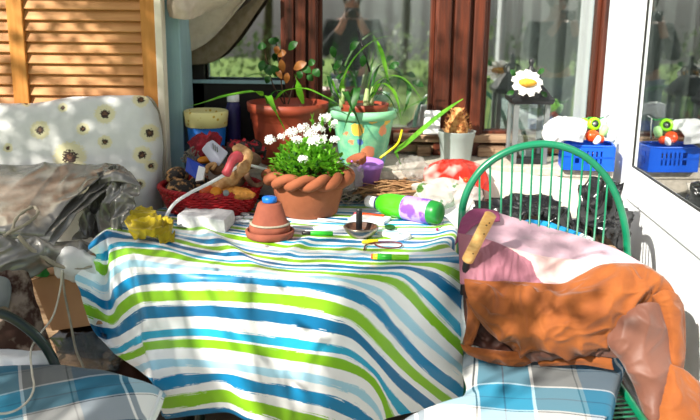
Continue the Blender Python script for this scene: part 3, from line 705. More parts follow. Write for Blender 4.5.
rd = thing('hooked_rod', 'bent white rod with a faded red grip laid across the basket', 'rod', P(166, 226, 2.42))
bm = B(); tube(bm, curve([P(*q) for q in ((163, 232, 2.40), (165, 219, 2.41), (174, 204, 2.42), (190, 193, 2.43), (208, 184, 2.44), (226, 174, 2.45), (240, 166, 2.52), (252, 166, 2.58), (271, 171, 2.60))], 50), .0052, 10); obj('rod', bm, M['white'], rd)
bm = B(); tube(bm, curve([P(*q) for q in ((225, 175, 2.44), (228, 170, 2.44), (232, 161, 2.45), (237, 156, 2.46), (240, 160, 2.47))], 20), [S(x, 2.4) for x in ([3.5] + [5.0] * 4 + [4.6] * 5 + [5.4] * 5 + [5.6] * 4 + [4.2] * 2)], 14); obj('grip', bm, M['redp'], rd, label='faded red rubber grip')
bm = B(); patch(bm, px([[(187, 142, 2.74), (200, 136, 2.76), (214, 133, 2.76), (221, 139, 2.76)], [(190, 147, 2.72), (202, 143, 2.72), (212, 144, 2.72), (220, 151, 2.73)], [(192, 157, 2.70), (203, 158, 2.70), (213, 157, 2.70), (222, 160, 2.72)]]), 40, 30, folds(.012, 30, 2)); tag(obj('red_fabric', bm, M['tinsel'], thick=.002), 'crumpled dark red fabric behind the lilac box', 'fabric')
bm = B(); patch(bm, px([[(222, 150, 2.76), (236, 142, 2.78), (250, 142, 2.78), (264, 148, 2.78)], [(224, 150, 2.73), (236, 146, 2.73), (250, 147, 2.73), (266, 152, 2.74)], [(226, 156, 2.71), (238, 156, 2.70), (250, 156, 2.71), (264, 160, 2.72)]]), 40, 30, folds(.014, 34, 6)); tag(obj('red_fabric', bm, M['tinsel2'], thick=.002), 'crumpled red and black fabric at the back of the basket, below the large pot', 'fabric')
bm = B(); spin(bm, P(226, 193, 2.452), [(0, -.006), (.008, -.005), (.010, 0), (.008, .005), (0, .006)], 16, axis=V((.3, -1, .2))); tag(obj('glass_marble', bm, M['greymetal']), 'small grey glass bead beside the amber gourd', 'bead')
# white chain links
for i, (x, y, a) in enumerate(((239, 219, .2), (245, 216, -.5), (240, 223, .9), (249, 220, .1), (246, 224, -.2))):
    bm = B(); c = T(x, y) + V((0, 0, .004 + .0012 * i)); tube(bm, [c + rotz(a) @ V((.012 * math.cos(k * .3927), .007 * math.sin(k * .3927), .001 * (i % 2))) for k in range(16)], .0038, 8, closed=True)
    tag(obj('chain_link', bm, M['pebble']), 'thick white plastic link in the small heap between block and upturned pot', 'link', 'white plastic links')

# yellow duster
bm = B(); c = T(153, 243); rows = []
duster = px([[(134, 225, 2.33), (142, 219, 2.35), (152, 222, 2.36), (161, 226, 2.36), (170, 230, 2.36)], [(132, 236, 2.28), (142, 232, 2.27), (152, 233, 2.27), (163, 236, 2.28), (173, 238, 2.29)], [(136, 247, 2.23), (145, 247, 2.22), (152, 245, 2.22), (164, 248, 2.21), (176, 247, 2.23)]])
patch(bm, duster, 60, 50, folds(.022, 22, 4)); bmesh.ops.translate(bm, verts=bm.verts, vec=(0, -.01, .022)); tag(obj('duster', bm, M['yellow'], thick=.002), 'crumpled yellow cloth on the left edge of the striped oilcloth', 'cloth')

# ashtray with a black lighter standing in it
ac = T(361, 236); ac.z = TZ + .002; A = thing('ashtray', 'round metal ashtray with a rusty bowl', 'ashtray', ac)
bm = B(); spin(bm, ac, [(0, 0), (.030, 0), (.043, .012), (.0505, .024), (.0515, .028), (.050, .030), (.045, .0295)], 48); obj('outer_shell', bm, M['steel'], A)
bm = B(); spin(bm, ac, [(.0455, .030), (.041, .019), (.036, .012), (0, .010)], 48); obj('bowl', bm, M['rust'], A, label='rusty inner bowl')
bm = B(); c0 = ac + V((-.006, .002, .013)); 
ltr = thing('pocket_lighter', 'black pocket lighter standing upright in the ashtray', 'lighter', c0)
spin(bm, c0, [(0, 0), (.0085, 0), (.009, .002), (.009, .056), (.0085, .058), (0, .058)], 20, sy=.75); obj('lighter_body', bm, M['black'], ltr)
bm = B(); spin(bm, c0 + V((0, 0, .0575)), [(0, 0), (.008, 0), (.008, .010), (0, .011)], 16, sy=.75); obj('lighter_head', bm, M['blackmetal'], ltr)
bm = B(); 
for k in range(2): tube(bm, [ac + V((-.018 + k * .02, -.012, .014)), ac + V((.004 + k * .014, .014 - k * .02, .015))], .0036, 10)
tag(obj('cigarette_stub', bm, M['white']), 'pale cigarette stubs in the rusty bowl of the ashtray', 'cigarette stub')

def rodpx(x0, y0, x1, y1, r, bm, z=None):
    z = z or TZ + .002 + r; tube(bm, [PZ(x0, y0, z), PZ(x1, y1, z)], r, 12); return bm
def lighter(x0, y0, x1, y1, m, headm, label, r=.0065, nib=None):
    z = TZ + .0025 + r; a, b = PZ(x0, y0, z), PZ(x1, y1, z); d = b - a; t = thing('pocket_lighter', label, 'lighter', V((a.x, a.y, TZ + .002)))
    bm = B(); tube(bm, [a + d * k for k in (0, .02, .7, .72)], [r * .8, r, r, r * .9], 14); obj('lighter_body', bm, m, t)
    bm = B(); tube(bm, [a + d * k for k in (.71, .74, .95, 1)], [r * .85, r * .9, r * .85, r * .6], 12); obj('lighter_head', bm, headm, t)
    return t
lighter(384, 217, 354, 214, M['orangep'], M['redp'], 'orange pocket lighter beyond the ashtray', .0075)
lighter(333, 233.5, 302, 233, M['greenp'], M['black'], 'dark green lighter left of the ashtray', .007)
# green marker with red and yellow tip
a, b = PZ(409, 257.5, TZ + .010), PZ(371, 256.5, TZ + .010); mk = thing('marker', 'bright green marker with a yellow end at the front of the table', 'marker', V((a.x, a.y, TZ + .002)))
d = b - a
bm = B(); tube(bm, [a + d * k for k in (0, .02, .45)], [.0065, .0078, .0078], 14); obj('barrel', bm, M['limep'], mk)
bm = B(); tube(bm, [a + d * k for k in (.45, .46, .83)], [.0078, .0084, .0084], 14); obj('cap', bm, M['greenp'], mk)
bm = B(); tube(bm, [a + d * k for k in (.83, .84, .95)], [.008, .0078, .0075], 14); obj('yellow_band', bm, M['yellowp'], mk)
bm = B(); tube(bm, [a + d * k for k in (.95, 1.0)], [.0075, .006], 14); obj('red_tip', bm, M['orangep'], mk)
# white needles
for i, (x0, y0, x1, y1) in enumerate(((292, 222, 352, 228), (293, 226.5, 350, 230.5), (295, 231, 349, 232), (318, 219, 352, 222))):
    bm = B(); rodpx(x0, y0, x1, y1, .003, bm, TZ + .0045 + .001 * i); tag(obj('knitting_needle', bm, M['white']), 'thin white rod lying between the upturned pot and the ashtray', 'rod', 'white rods on the table')
# white packet, white clip, yellow lighter
bm = B(); a, b, c = T(352, 222), T(388, 226), T(387, 219); d_ = a + c - b; m_ = (a + c) / 2; box(bm, m_ + V((0, 0, .005)), ((b - a).length, (c - b).length * .9, .010), rotz(math.atan2((b - a).y, (b - a).x))); tag(obj('paper_packet', bm, M['white'], smooth=False, bevel=.002), 'flat white packet lying behind the ashtray', 'packet')
cw = thing('hobby_clip', 'white plastic clip right of the ashtray', 'clip', T(396, 237))
bm = B(); z = TZ + .009; tube(bm, curve([PZ(378, 233, z), PZ(388, 235, z), PZ(400, 238, z), PZ(410, 236, z)], 14), [.005, .006, .007, .008, .008, .008, .008, .008, .0085, .009, .0095, .010, .010, .009, .007], 10); obj('body', bm, M['white'], cw)
bm = B(); tube(bm, [PZ(403 + 5 * math.cos(k * .63), 234 + 2.0 * math.sin(k * .63), TZ + .014) for k in range(10)], .003, 8, closed=True); obj('ring', bm, M['white'], cw)
lighter(378, 241, 362, 242, M['yellowp'], M['yellowp'], 'small yellow lighter in front of the ashtray', .006)
bm = B(); z = TZ + .006; tube(bm, curve([PZ(364, 250, z), PZ(366, 245, z), PZ(376, 242.5, z), (PZ(392, 242, z)), PZ(401, 243.5, z), PZ(400, 247, z), PZ(388, 248, z), PZ(378, 246, z), PZ(374, 243.5, z)], 50), .0021, 8); tag(obj('hair_elastic', bm, M['maroon']), 'thin dark red looped band in front of the white clip', 'band')
bm = B(); blob(bm, T(390, 229) + V((0, 0, .006)), (.016, .02, .006), .2, 60, 3); tag(obj('dried_leaf', bm, M['leafd']), 'small dark green leaf between the ashtray and the white clip', 'leaf')
pn = thing('map_pin', 'pin with a magenta head standing near the right edge of the cloth', 'pin', T(437, 232))
bm = B(); bmesh.ops.create_icosphere(bm, subdivisions=2, radius=.0045, matrix=Matrix.Translation(T(437, 231) + V((0, 0, .005)))); obj('pin_head', bm, M['plumcap'], pn)
bm = B(); tube(bm, [T(437, 231) + V((0, 0, .006)), P(443, 226, 2.44), P(443, 219, 2.46)], .0009, 6); obj('pin_shaft', bm, M['blackmetal'], pn)

# detergent bottle lying down
da, db = PZ(437, 213, TZ + .039), PZ(367, 201, TZ + .036); dd = db - da; L = dd.length; ax = dd.normalized()
bt = thing('detergent_bottle', 'green detergent bottle with a purple label lying on its side, cap to the left', 'bottle', V((da.x, da.y, TZ + .002)))
def seg(name, prof, m, s=24): bm = B(); spin(bm, da, [(r, z * L) for r, z in prof], s, axis=ax, sy=1); return obj(name, bm, m, bt)
seg('bottle_base', [(0, -.05), (.024, -.05), (.033, -.03), (.036, .02), (.037, .10)], M['dkgreen'])
seg('label', [(.037, .08), (.0385, .12), (.0385, .40), (.037, .46)], M['detpurple'])
seg('bottle_body', [(.0375, .40), (.038, .5), (.0362, .53), (.038, .56), (.0362, .60), (.0375, .64), (.0355, .68), (.0345, .72), (.029, .79), (.0195, .83)], M['detgreen'])
seg('neck_ring', [(.0185, .82), (.0215, .825), (.0215, .845), (.0185, .85)], M['navy'])
seg('cap', [(.017, .84), (.0185, .85), (.0185, .98), (.016, 1.0), (0, 1.0)], M['white'])

# things at the back of the table: wicker tray, purple pot, film, shards
tr = thing('wicker_tray', 'shallow brown wicker tray behind the detergent bottle', 'tray', PZ(385, 196, TZ + .002))
tc = V((P(396, 190, 2.74).x, 2.74, TZ + .002)); bm = B()
for j in range(7):
    pts = []
    for k in range(120):
        a = 2 * math.pi * k / 120; q = 1 + .05 * j; pts.append(tc + V(((.10 * q + .003 * math.sin(a * 25 + j * 3.14)) * math.cos(a), (.078 * q) * math.sin(a), .006 + j * .0075 + .003 * math.sin(a * 3 + j) + .012 * (j / 6) * math.cos(a))))
    tube(bm, pts, .0042, 6, closed=True)
obj('woven_side', bm, M['brownweave'], tr)
bm = B(); spin(bm, tc + V((0, 0, .004)), [(0, 0), (.103, 0), (.103, .004), (0, .004)], 32, sy=.68); obj('base', bm, M['brownweave'], tr)
bm = B(); rr = random.Random(9)
for k in range(70):
    x = rr.uniform(-.08, .08); y0 = rr.uniform(-.075, .05); tube(bm, curve([tc + V((x - .07, y0 + rr.uniform(-.02, .02), .04 + rr.uniform(0, .03))), tc + V((x, y0, .05 + rr.uniform(0, .025))), tc + V((x + .06, y0 + rr.uniform(-.02, .02), .035 + rr.uniform(0, .03)))], 6), .0022, 5)
tag(obj('dried_twigs', bm, M['brownweave']), 'loose pile of dry brown twigs on the wicker tray', 'twigs', kind='stuff')
pp = V((P(366, 176, 2.76).x, 2.77, .80)); pt = thing('small_pot', 'small purple plastic pot leaning behind the wicker tray', 'pot', pp)
bm = B(); spin(bm, pp, [(0, 0), (.040, 0), (.052, .070), (.056, .072), (.056, .088), (.051, .088), (.042, .01), (0, .008)], 32, axis=V((.05, -.1, 1))); obj('pot_body', bm, M['purple'], pt)
bm = B(); spin(bm, pp + V((0, 0, .06)), [(.046, 0), (0, .012)], 24); obj('soil', bm, M['soil'], pt)
bm = B(); spin(bm, P(357, 160, 2.74), [(.030, -.012), (.033, .0), (.036, .010), (.033, .010), (.028, -.012)], 24, axis=V((-.35, -.2, 1))); tag(obj('pot_shard', bm, M['terra']), 'broken terracotta pot rim lying over the purple pot', 'pot shard')
bm = B(); blob(bm, P(352, 176, 2.70), (.032, .03, .045), .12, 26, 3, 5, .5); tag(obj('plastic_film', bm, M['clear']), 'bluish crumpled clear film beside the braided planter', 'plastic film')
bm = B(); blob(bm, P(413, 169, 2.78), (.048, .04, .036), .12, 22, 5, 5, .5); tag(obj('plastic_film', bm, M['clear']), 'greyish crumpled clear film on the right end of the wicker tray', 'plastic film')
bm = B(); rr = random.Random(2)
for k in range(16):
    c = T(352, 205) + V((rr.uniform(-.03, .03), rr.uniform(-.02, .05), .004)); pts = [c + V((.022 * math.cos(a * .7 + k), .018 * math.sin(a * .7 + k), .004 + .028 * abs(math.sin(a * .35 + k)))) for a in range(9)]
    tube(bm, pts, .0013, 5)
tag(obj('twine', bm, M['strap']), 'tangle of grey twine behind the braided planter', 'twine')

# ================================================================== SILL AND BACK LEDGE
# white chest between table and sill, hidden under the bags
bm = B(); box(bm, (.345, 2.74, .393), (.17, .20, .76)); tag(obj('storage_chest', bm, M['white'], smooth=False, bevel=.008), 'white storage chest under the plastic bags, behind the green chair', 'chest')
# bags
bm = B(); bag = px([[(424, 168, 2.80), (438, 161, 2.82), (455, 159, 2.82), (470, 161, 2.82), (484, 167, 2.80)], [(424, 178, 2.74), (440, 172, 2.72), (456, 169, 2.72), (472, 172, 2.72), (488, 178, 2.72)], [(428, 190, 2.70), (442, 187, 2.67), (458, 184, 2.67), (474, 186, 2.67), (490, 192, 2.68)]])
patch(bm, bag, 60, 50, soft(folds(.013, 12, 7))); tag(obj('plastic_bag', bm, M['redfilm'], thick=.001), 'red and white printed plastic bag below the grey pot', 'bag')
bm = B(); blob(bm, P(438, 195, 2.66), (.085, .045, .042), .15, 11, 8, 5, .5); tag(obj('plastic_bag', bm, M['greenprint']), 'white plastic bag with green print beside the green chair back', 'bag')
bm = B(); blob(bm, P(464, 194, 2.67), (.055, .04, .05), .15, 13, 3, 5, .5); tag(obj('plastic_bag', bm, M['greenprint']), 'white plastic bag with green print seen through the left bars of the chair', 'bag')
bm = B(); blob(bm, P(466, 180, 2.64), (.010, .012, .009), .05, 10, 3, 3); tag(obj('orange_peel', bm, M['orangep']), 'small orange fragment on the red and white bag', 'fragment')

def pot(name, label, cat, c, prof, m, seg=56): 
    t = thing(name, label, cat, c); bm = B(); spin(bm, c, prof, seg); obj('pot', bm, m, t); return t
# big terracotta pot
c = V((P(288, 120, 2.93).x, 2.93, SZ + .001)); h = P(288, 107, 2.79).z - SZ
t = pot('potted_plant', 'large plastic terracotta pot with drooping green leaves and dry stems', 'potted plant', c, [(0, 0), (.098, 0), (.104, .006), (.128, h * .70), (.129, h * .72), (.132, h * .74), (.134, h * .84), (.142, h * .86), (.145, h), (.138, h), (.130, h * .84), (.126, h * .8), (0, h * .8)], M['terra2'])
bm = B(); spin(bm, c + V((0, 0, h * .8)), [(.13, .0), (.08, .014), (0, .018)], 32); obj('soil', bm, M['soil'], t)
def lf(t, pts, w, m='leaf', name='leaf', **k): bm = B(); leaf(bm, [P(*q) for q in pts], w, 22, **k); return obj(name, bm, M[m], t)
lf(t, [(262, 96, 2.88), (255, 92, 2.80), (225, 97, 2.72), (200, 104, 2.70), (184, 107, 2.70)], .018)
lf(t, [(275, 100, 2.90), (285, 91, 2.84), (305, 89, 2.80), (325, 97, 2.76), (340, 105, 2.72)], .010)
lf(t, [(303, 104, 2.90), (299, 92, 2.87), (297, 82, 2.86), (294, 73, 2.86)], .013)
lf(t, [(272, 103, 2.90), (270, 97, 2.86), (276, 91, 2.84), (286, 93, 2.83), (292, 104, 2.83)], .005, 'leafd')
lf(t, [(268, 104, 2.86), (268, 96, 2.79), (273, 108, 2.765), (280, 121, 2.76), (287, 134, 2.75)], .012)
bm = B(); rr = random.Random(4)
stems = [((285, 104, 2.93), (281, 80, 2.94), (277, 48, 2.96)), ((288, 104, 2.93), (296, 78, 2.95), (305, 62, 2.95)), ((284, 104, 2.93), (272, 82, 2.93), (264, 48, 2.95))]
for s in stems: tube(bm, curve([P(*q) for q in s], 12), .0026, 6)
obj('dry_stems', bm, M['soil'], t)
def ovl(t, x, y, Y, L, w, ang, m, name='leaf'):
    bm = B(); a = P(x, y, Y); d = V((math.cos(ang), -.35, math.sin(ang))).normalized(); leaf(bm, [a - d * L / 2, a + V((0, -.006, .003)), a + d * L / 2], w, 10, .2, OV, up=V((0, -1, .4))); return obj(name, bm, M[m], t)
for x, y, L, w, a, m in ((277, 50, .03, .011, 1.3, 'leafdry'), (282, 54, .035, .013, .4, 'leafdry'), (282, 66, .05, .012, 1.7, 'leafdry'), (279, 74, .04, .01, -1, 'leafdry'), (300, 66, .055, .015, .5, 'leafdry'), (306, 70, .04, .014, -.4, 'leafd'), (316, 73, .035, .014, -.8, 'leafd'), (312, 63, .03, .012, .6, 'leafd'), (268, 70, .045, .015, -1.0, 'leafd'), (262, 66, .04, .013, -1.8, 'leafd'), (275, 71, .05, .014, 2.0, 'leafd'), (262, 47, .035, .013, .2, 'leafd'), (272, 42, .03, .011, 2.6, 'leafd'), (293, 46, .045, .013, .7, 'leafd'), (300, 75, .03, .012, 1.2, 'leafd'), (310, 78, .03, .012, 2.4, 'leafd'), (268, 80, .03, .012, 1.0, 'leafd'), (287, 78, .04, .011, 1.4, 'leafdry')): ovl(t, x, y, 2.93, L, w, a, m)
# green painted pot with strap-leaved plant, an orange pot inside
c = V((P(363, 135, 2.90).x, 2.90, SZ + .001)); h = P(363, 113, 2.80).z - SZ
t = pot('potted_plant', 'green pot painted with flowers, strap-leaved plant arching out of it', 'potted plant', c, [(0, 0), (.074, 0), (.080, .008), (.106, h * .84), (.106, h * .85), (.096, h * .8), (0, h * .75)], M['greenpot'])
bm = B(); spin(bm, c + V((0, 0, h * .84)), [(.104, 0), (.117, .004), (.119, h * .16), (.110, h * .17), (.102, .01)], 56); obj('glazed_rim', bm, M['mint'], t)
bm = B(); spin(bm, c + V((.004, .01, h * .6)), [(0, 0), (.070, 0), (.084, .085), (.086, .098), (.082, .098), (.076, .085), (0, .082)], 40); obj('inner_pot', bm, M['terra2'], t, label='orange inner pot')
bm = B(); spin(bm, c + V((.004, .01, h * .6 + .082)), [(.078, 0), (.05, .012), (0, .014)], 24); obj('soil', bm, M['soil'], t)
b1, b2, b3 = (342, 103, 2.88), (366, 103, 2.88), (371, 101, 2.89)
for pts, w, m in ((((343, 102, 2.89), (343, 82, 2.88), (355, 58, 2.87), (375, 40, 2.86), (396, 35, 2.85)), .0125, 'leaf'), (((365, 102, 2.88), (371, 75, 2.88), (373, 58, 2.88), (377, 41, 2.88)), .008, 'leaf'), (((377, 41, 2.90), (382, 55, 2.87), (386, 72, 2.85), (390, 85, 2.84)), .009, 'leaf'),
    (((369, 102, 2.88), (376, 84, 2.87), (390, 76, 2.85), (405, 80, 2.83), (418, 95, 2.81), (427, 110, 2.80)), .0095, 'leaf'), (((342, 102, 2.88), (336, 92, 2.86), (332, 80, 2.85), (330, 77, 2.85)), .006, 'leaf'), (((345, 100, 2.90), (333, 86, 2.88), (329, 76, 2.87), (331, 90, 2.84), (338, 100, 2.82)), .007, 'leafd'),
    (((372, 98, 2.86), (380, 84, 2.82), (392, 90, 2.79), (398, 104, 2.77), (402, 124, 2.76)), .0095, 'leaf'), (((370, 97, 2.86), (376, 92, 2.80), (388, 97, 2.77), (397, 114, 2.76), (404, 130, 2.76)), .007, 'leafd'), (((375, 100, 2.92), (392, 78, 2.92), (408, 86, 2.90), (407, 104, 2.88), (402, 116, 2.87)), .010, 'leafd'),
    (((349, 98, 2.86), (357, 88, 2.80), (354, 104, 2.765), (348, 118, 2.75), (340, 142, 2.745)), .012, 'leafd'), (((354, 98, 2.84), (345, 92, 2.79), (352, 108, 2.76), (361, 130, 2.75), (364, 146, 2.75)), .011, 'leafd'), (((368, 100, 2.90), (380, 66, 2.93), (397, 72, 2.93), (410, 78, 2.92)), .008, 'leafd'), (((360, 100, 2.92), (350, 72, 2.95), (338, 66, 2.96), (325, 78, 2.95)), .008, 'leafd'), (((375, 95, 2.88), (385, 80, 2.86), (398, 98, 2.85), (408, 118, 2.85)), .007, 'leafd')):
    lf(t, pts, w, m)
bm = B()
for q in (b1, b2, b3): a = P(*q); bm = B(); tube(bm, [a - V((0, 0, .015)), a + V((0, 0, .012)), a + V((.004, 0, .05))], [.010, .010, .006], 10); obj('leaf_base', bm, M['stalk'], t)

for x, y, a in ((338, 65, .8), (333, 52, 1.8), (354, 46, .9), (363, 61, 1.5), (342, 77, .2), (418, 84, -.4), (394, 66, .5)): ovl(t, x, y, 2.99, .045, .012, a, 'leafd', 'side_leaf')
bm = B(); tube(bm, [P(370, 72, 2.98), P(358, 31, 3.02)], .0035, 8); obj('plant_stake', bm, M['black'], t, label='thin black stake')
bm = B(); tube(bm, curve([P(*q) for q in ((380, 158, 2.745), (388, 152, 2.745), (398, 143, 2.76), (402, 130, 2.79))], 14), .004, 8); obj('yellow_leaf_stem', bm, M['yellowp'], t)
# grey pot with bulb
gY = 3.0; c = V((P(456, 150, gY).x, gY, SZ + .001)); h = P(456, 131, gY).z - SZ
t = pot('potted_bulb', 'grey plastic pot with a shaggy brown bulb and one long leaf', 'potted plant', c, [(0, 0), (.052, 0), (.055, .004), (.063, h * .78), (.066, h * .80), (.068, h * .98), (.070, h), (.066, h), (.060, h * .8), (0, h * .78)], M['greypot'], 40)
bm = B(); spin(bm, c + V((0, 0, h * .78)), [(.058, 0), (.03, .01), (0, .012)], 24); obj('soil', bm, M['soil'], t)
bm = B(); spin(bm, c + V((0, 0, h * .74)), [(0, 0), (.032, .004), (.042, .03), (.038, .055), (.026, .08), (.020, .10), (.014, .112), (0, .114)], 26, wob=lambda p, a: V((p.x * (1 + .10 * noise.noise(V((a * 3, p.z * 30, 0)))), p.y * (1 + .1 * noise.noise(V((a * 3, p.z * 30, 4)))), p.z)))
obj('bulb', bm, M['bulb'], t)
bm = B(); rr = random.Random(8)
for k in range(90):
    a = rr.uniform(0, 6.28); z = rr.uniform(.01, .1); r = .04 * (1 - (z / .13) ** 2) + .004; p = c + V((r * math.cos(a), r * math.sin(a), h * .76 + z)); d = V((math.cos(a), math.sin(a), rr.uniform(.2, 1.4))).normalized()
    cross_leaf(bm, p, d, rr.uniform(.012, .024), .005)
obj('bulb_scales', bm, M['bulb'], t, smooth=False)
lf(t, [(463, 99, 2.96), (450, 108, 2.93), (432, 122, 2.88), (410, 141, 2.80), (395, 153, 2.74)], .014, shape=lambda k: max(.1, min(1, k * 2.2 + .25) * min(1, (1 - k) * 6 + .3)))
lf(t, [(395, 153, 2.74), (398, 159, 2.735), (401, 165, 2.735)], .014, shape=lambda k: .8 - .4 * k, name='leaf_tip')
# small white device
c = P(432, 134, 3.06); dv = thing('plug_in_device', 'small white electronic device leaning on the window rail', 'device', c)
slab('casing', ((425, 110, 3.08), (441, 110, 3.08), (440, 134, 3.05), (423, 134, 3.05)), .02, M['white'], dv, .005)
bm = B(); 
for q in ((431, 118), (434.5, 118)): bmesh.ops.create_icosphere(bm, subdivisions=2, radius=.003, matrix=Matrix.Translation(P(q[0], q[1], 3.068)))
obj('indicator', bm, M['greymetal'], dv)
# blue pot with cream dotted band, blue jar
c = V((P(206, 140, 2.86).x, 2.88, SZ + .001)); h = P(206, 111, 2.86).z - SZ
t = pot('flower_pot', 'blue pot with a cream dotted band in the dark corner', 'pot', c, [(0, 0), (.052, 0), (.056, .004), (.068, h * .72), (0, h * .7)], M['bluecap'], 40)
bm = B(); spin(bm, c + V((0, 0, h * .7)), [(.067, 0), (.072, .002), (.077, h * .28), (.072, h * .3), (.064, .005)], 40); obj('dotted_band', bm, M['dots'], t)
c = V((P(233, 130, 2.94).x, 2.96, SZ + .001)); h = P(233, 98, 2.94).z - SZ; t = thing('jar', 'narrow blue bottle with a white lid between the blue pot and the large pot', 'bottle', c)
bm = B(); spin(bm, c, [(0, 0), (.024, 0), (.026, .003), (.026, h * .85), (.018, h * .95), (0, h * .96)], 24); obj('bottle_body', bm, M['navy'], t)
bm = B(); spin(bm, c + V((0, 0, h * .93)), [(.021, 0), (.022, .002), (.022, .024), (0, .025)], 20); obj('lid', bm, M['white'], t)

# lantern
lY = 3.0; c = V((P(526, 150, lY).x, lY, SZ + .001)); W = S(34, lY); zt_ = P(526, 104, lY - W / 2).z; ln = thing('lantern', 'black metal lantern with glass sides and a daisy on its roof', 'lantern', c)
hh = zt_ - c.z; bm = B(); box(bm, c + V((0, 0, .010)), (W, W, .020)); obj('base', bm, M['blackmetal'], ln, smooth=False, bevel=.003)
bm = B()
for x in (-1, 1):
    for y in (-1, 1): box(bm, c + V((x * (W / 2 - .007), y * (W / 2 - .007), hh / 2)), (.018, .018, hh))
obj('corner_posts', bm, M['greymetal'], ln, smooth=False, bevel=.001)
bm = B()
for s in (-1, 1):
    box(bm, c + V((s * (W / 2 - .005), 0, hh / 2)), (.002, W - .03, hh - .03)); box(bm, c + V((0, s * (W / 2 - .005), hh / 2)), (W - .03, .002, hh - .03))
obj('glass_panes', bm, M['lglass'], ln, smooth=False)
bm = B(); k = math.sqrt(2)
spin(bm, c + V((0, 0, hh)), [(0, 0), (W * .57 * k, 0), (W * .61 * k, .012), (W * .61 * k, .020), (W * .54 * k, .026), (W * .42 * k, .048), (W * .38 * k, .054), (W * .24 * k, .072), (W * .12 * k, .080), (0, .080)], 4)
for v in bm.verts: v.co = c + rotz(R(45)) @ (v.co - c)
obj('roof', bm, M['blackmetal'], ln, smooth=False, bevel=.002)
bm = B(); spin(bm, c + V((0, 0, hh + .078)), [(0, 0), (.014, .002), (.008, .012), (.012, .022), (.017, .034), (.010, .046), (.006, .054), (.011, .064), (.008, .074), (0, .08)], 18)
for a in range(4):
    t_ = a * 1.57 + .8; tube(bm, curve([c + V((.03 * math.cos(t_), .03 * math.sin(t_), hh + .07)), c + V((.038 * math.cos(t_), .038 * math.sin(t_), hh + .10)), c + V((.014 * math.cos(t_), .014 * math.sin(t_), hh + .115))], 10), .0035, 8)
obj('finial', bm, M['blackmetal'], ln)
bm = B(); box(bm, c + V((0, 0, .03)), (.04, .04, .03)); obj('candle_holder', bm, M['greymetal'], ln, smooth=False, bevel=.004)
dc = P(527, 83.5, 2.90); ds = thing('daisy_ornament', 'white daisy ornament with a yellow centre on the lantern roof', 'ornament', dc); Q = frame(V((0, -1, .75)))
for k in range(9):
    a = 2 * math.pi * k / 9 + .2; bm = B(); leaf(bm, [dc + Q @ V((math.cos(a) * r, math.sin(a) * r, z)) for r, z in ((.018, .002), (.036, .008), (.054, .002))], .0175, 10, .12, lambda q: .55 + .5 * math.sin(math.pi * min(1, q + .12)) * (1 if q < .9 else .8), up=Q @ V((0, 0, 1))); obj('petal', bm, M['petal'], ds, thick=.003)
bm = B(); blob(bm, dc + Q @ V((0, 0, .006)), (.032, .031, .014), .05, 60, 1, 4); obj('flower_centre', bm, mat('yellow_felt', '#dfa53a', '#cf9228', 60, .9), ds)
bm = B()
for x, y, a in ((515, 76, 2.2), (541, 92, -.6), (514, 91, 3.6), (538, 74, .8)):
    a0 = P(x, y, 2.93); leaf(bm, [a0, a0 + V((math.cos(a) * .014, -.004, math.sin(a) * .014)), a0 + V((math.cos(a) * .028, 0, math.sin(a) * .028))], .009, 8, .2, OV, up=V((0, -1, .3)))
obj('green_leaves', bm, M['leafd'], ds)

# blue basket with its contents
bY = 2.89; c = V((P(586, 158, bY).x, bY, SZ + .001)); W = S(50, bY); D = .12; H = .085; q = rotz(R(-8)); bb = thing('plastic_basket', 'blue perforated plastic basket on the sill beside the door', 'basket', c)
def face(bm, p, n, w, h, wt, slots):
    """perforated side: bars between slots"""
    x = q @ n.cross(V((0, 0, 1))); nn = q @ n
    def bar(u0, u1, z0, z1):
        m = c + q @ p + x * ((u0 + u1) / 2) * w + V((0, 0, (z0 + z1) / 2 * h)); box(bm, m, (abs(u1 - u0) * w, .003, (z1 - z0) * h), rotz(math.atan2(x.y, x.x)))
    bar(-.5, .5, 0, .28); bar(-.5, .5, .8, 1.0); bar(-.5, .5, .51, .57); u = -.5
    ed = [(-.5, -.26)] + [(-.26 + k * .52 / slots + .035, -.26 + (k + 1) * .52 / slots) for k in range(slots - 1)] + [(.26, .5)]
    for a, b in ed: bar(a, b, .27, .81)
bm = B(); face(bm, V((0, -D / 2, 0)), V((0, -1, 0)), W, H, 0, 6); face(bm, V((0, D / 2, 0)), V((0, 1, 0)), W, H, 0, 6); face(bm, V((-W / 2, 0, 0)), V((-1, 0, 0)), D, H, 0, 4); face(bm, V((W / 2, 0, 0)), V((1, 0, 0)), D, H, 0, 4)
obj('perforated_sides', bm, M['bluebasket'], bb, smooth=False)
bm = B(); box(bm, c + V((0, 0, .002)), (W, D, .004), q); obj('floor_panel', bm, M['bluebasket'], bb, smooth=False)
bm = B(); rim_ = []
for a in range(48):
    t_ = 2 * math.pi * a / 48; e = lambda v: math.copysign(abs(v) ** .35, v); rim_.append(c + q @ V((e(math.cos(t_)) * W / 2, e(math.sin(t_)) * D / 2, H)))
tube(bm, rim_, .0042, 8, closed=True); obj('rim', bm, M['bluebasket'], bb)
bm = B(); bag = px([[(546, 128, 2.90), (560, 119, 2.94), (574, 120, 2.94), (588, 122, 2.94)], [(544, 137, 2.84), (558, 129, 2.82), (572, 128, 2.82), (586, 132, 2.82)], [(550, 143, 2.82), (560, 142, 2.80), (570, 141, 2.80), (584, 143, 2.82)]])
patch(bm, bag, 60, 50, folds(.014, 13, 1)); tag(obj('plastic_bag', bm, M['whitefilm'], thick=.0015), 'crumpled white bag bulging from the blue basket', 'bag')
wheel = thing('tape_reel', 'lime green reel with a pale hub in the blue basket', 'reel', P(594, 124, 2.88)); axr = V((.15, -1, .25)); o_ = P(594, 124, 2.88)
bm = B(); spin(bm, o_, [(.013, -.012), (.020, -.012), (.023, -.006), (.023, .006), (.020, .012), (.013, .012)], 32, axis=axr); obj('reel_rim', bm, M['limep'], wheel)
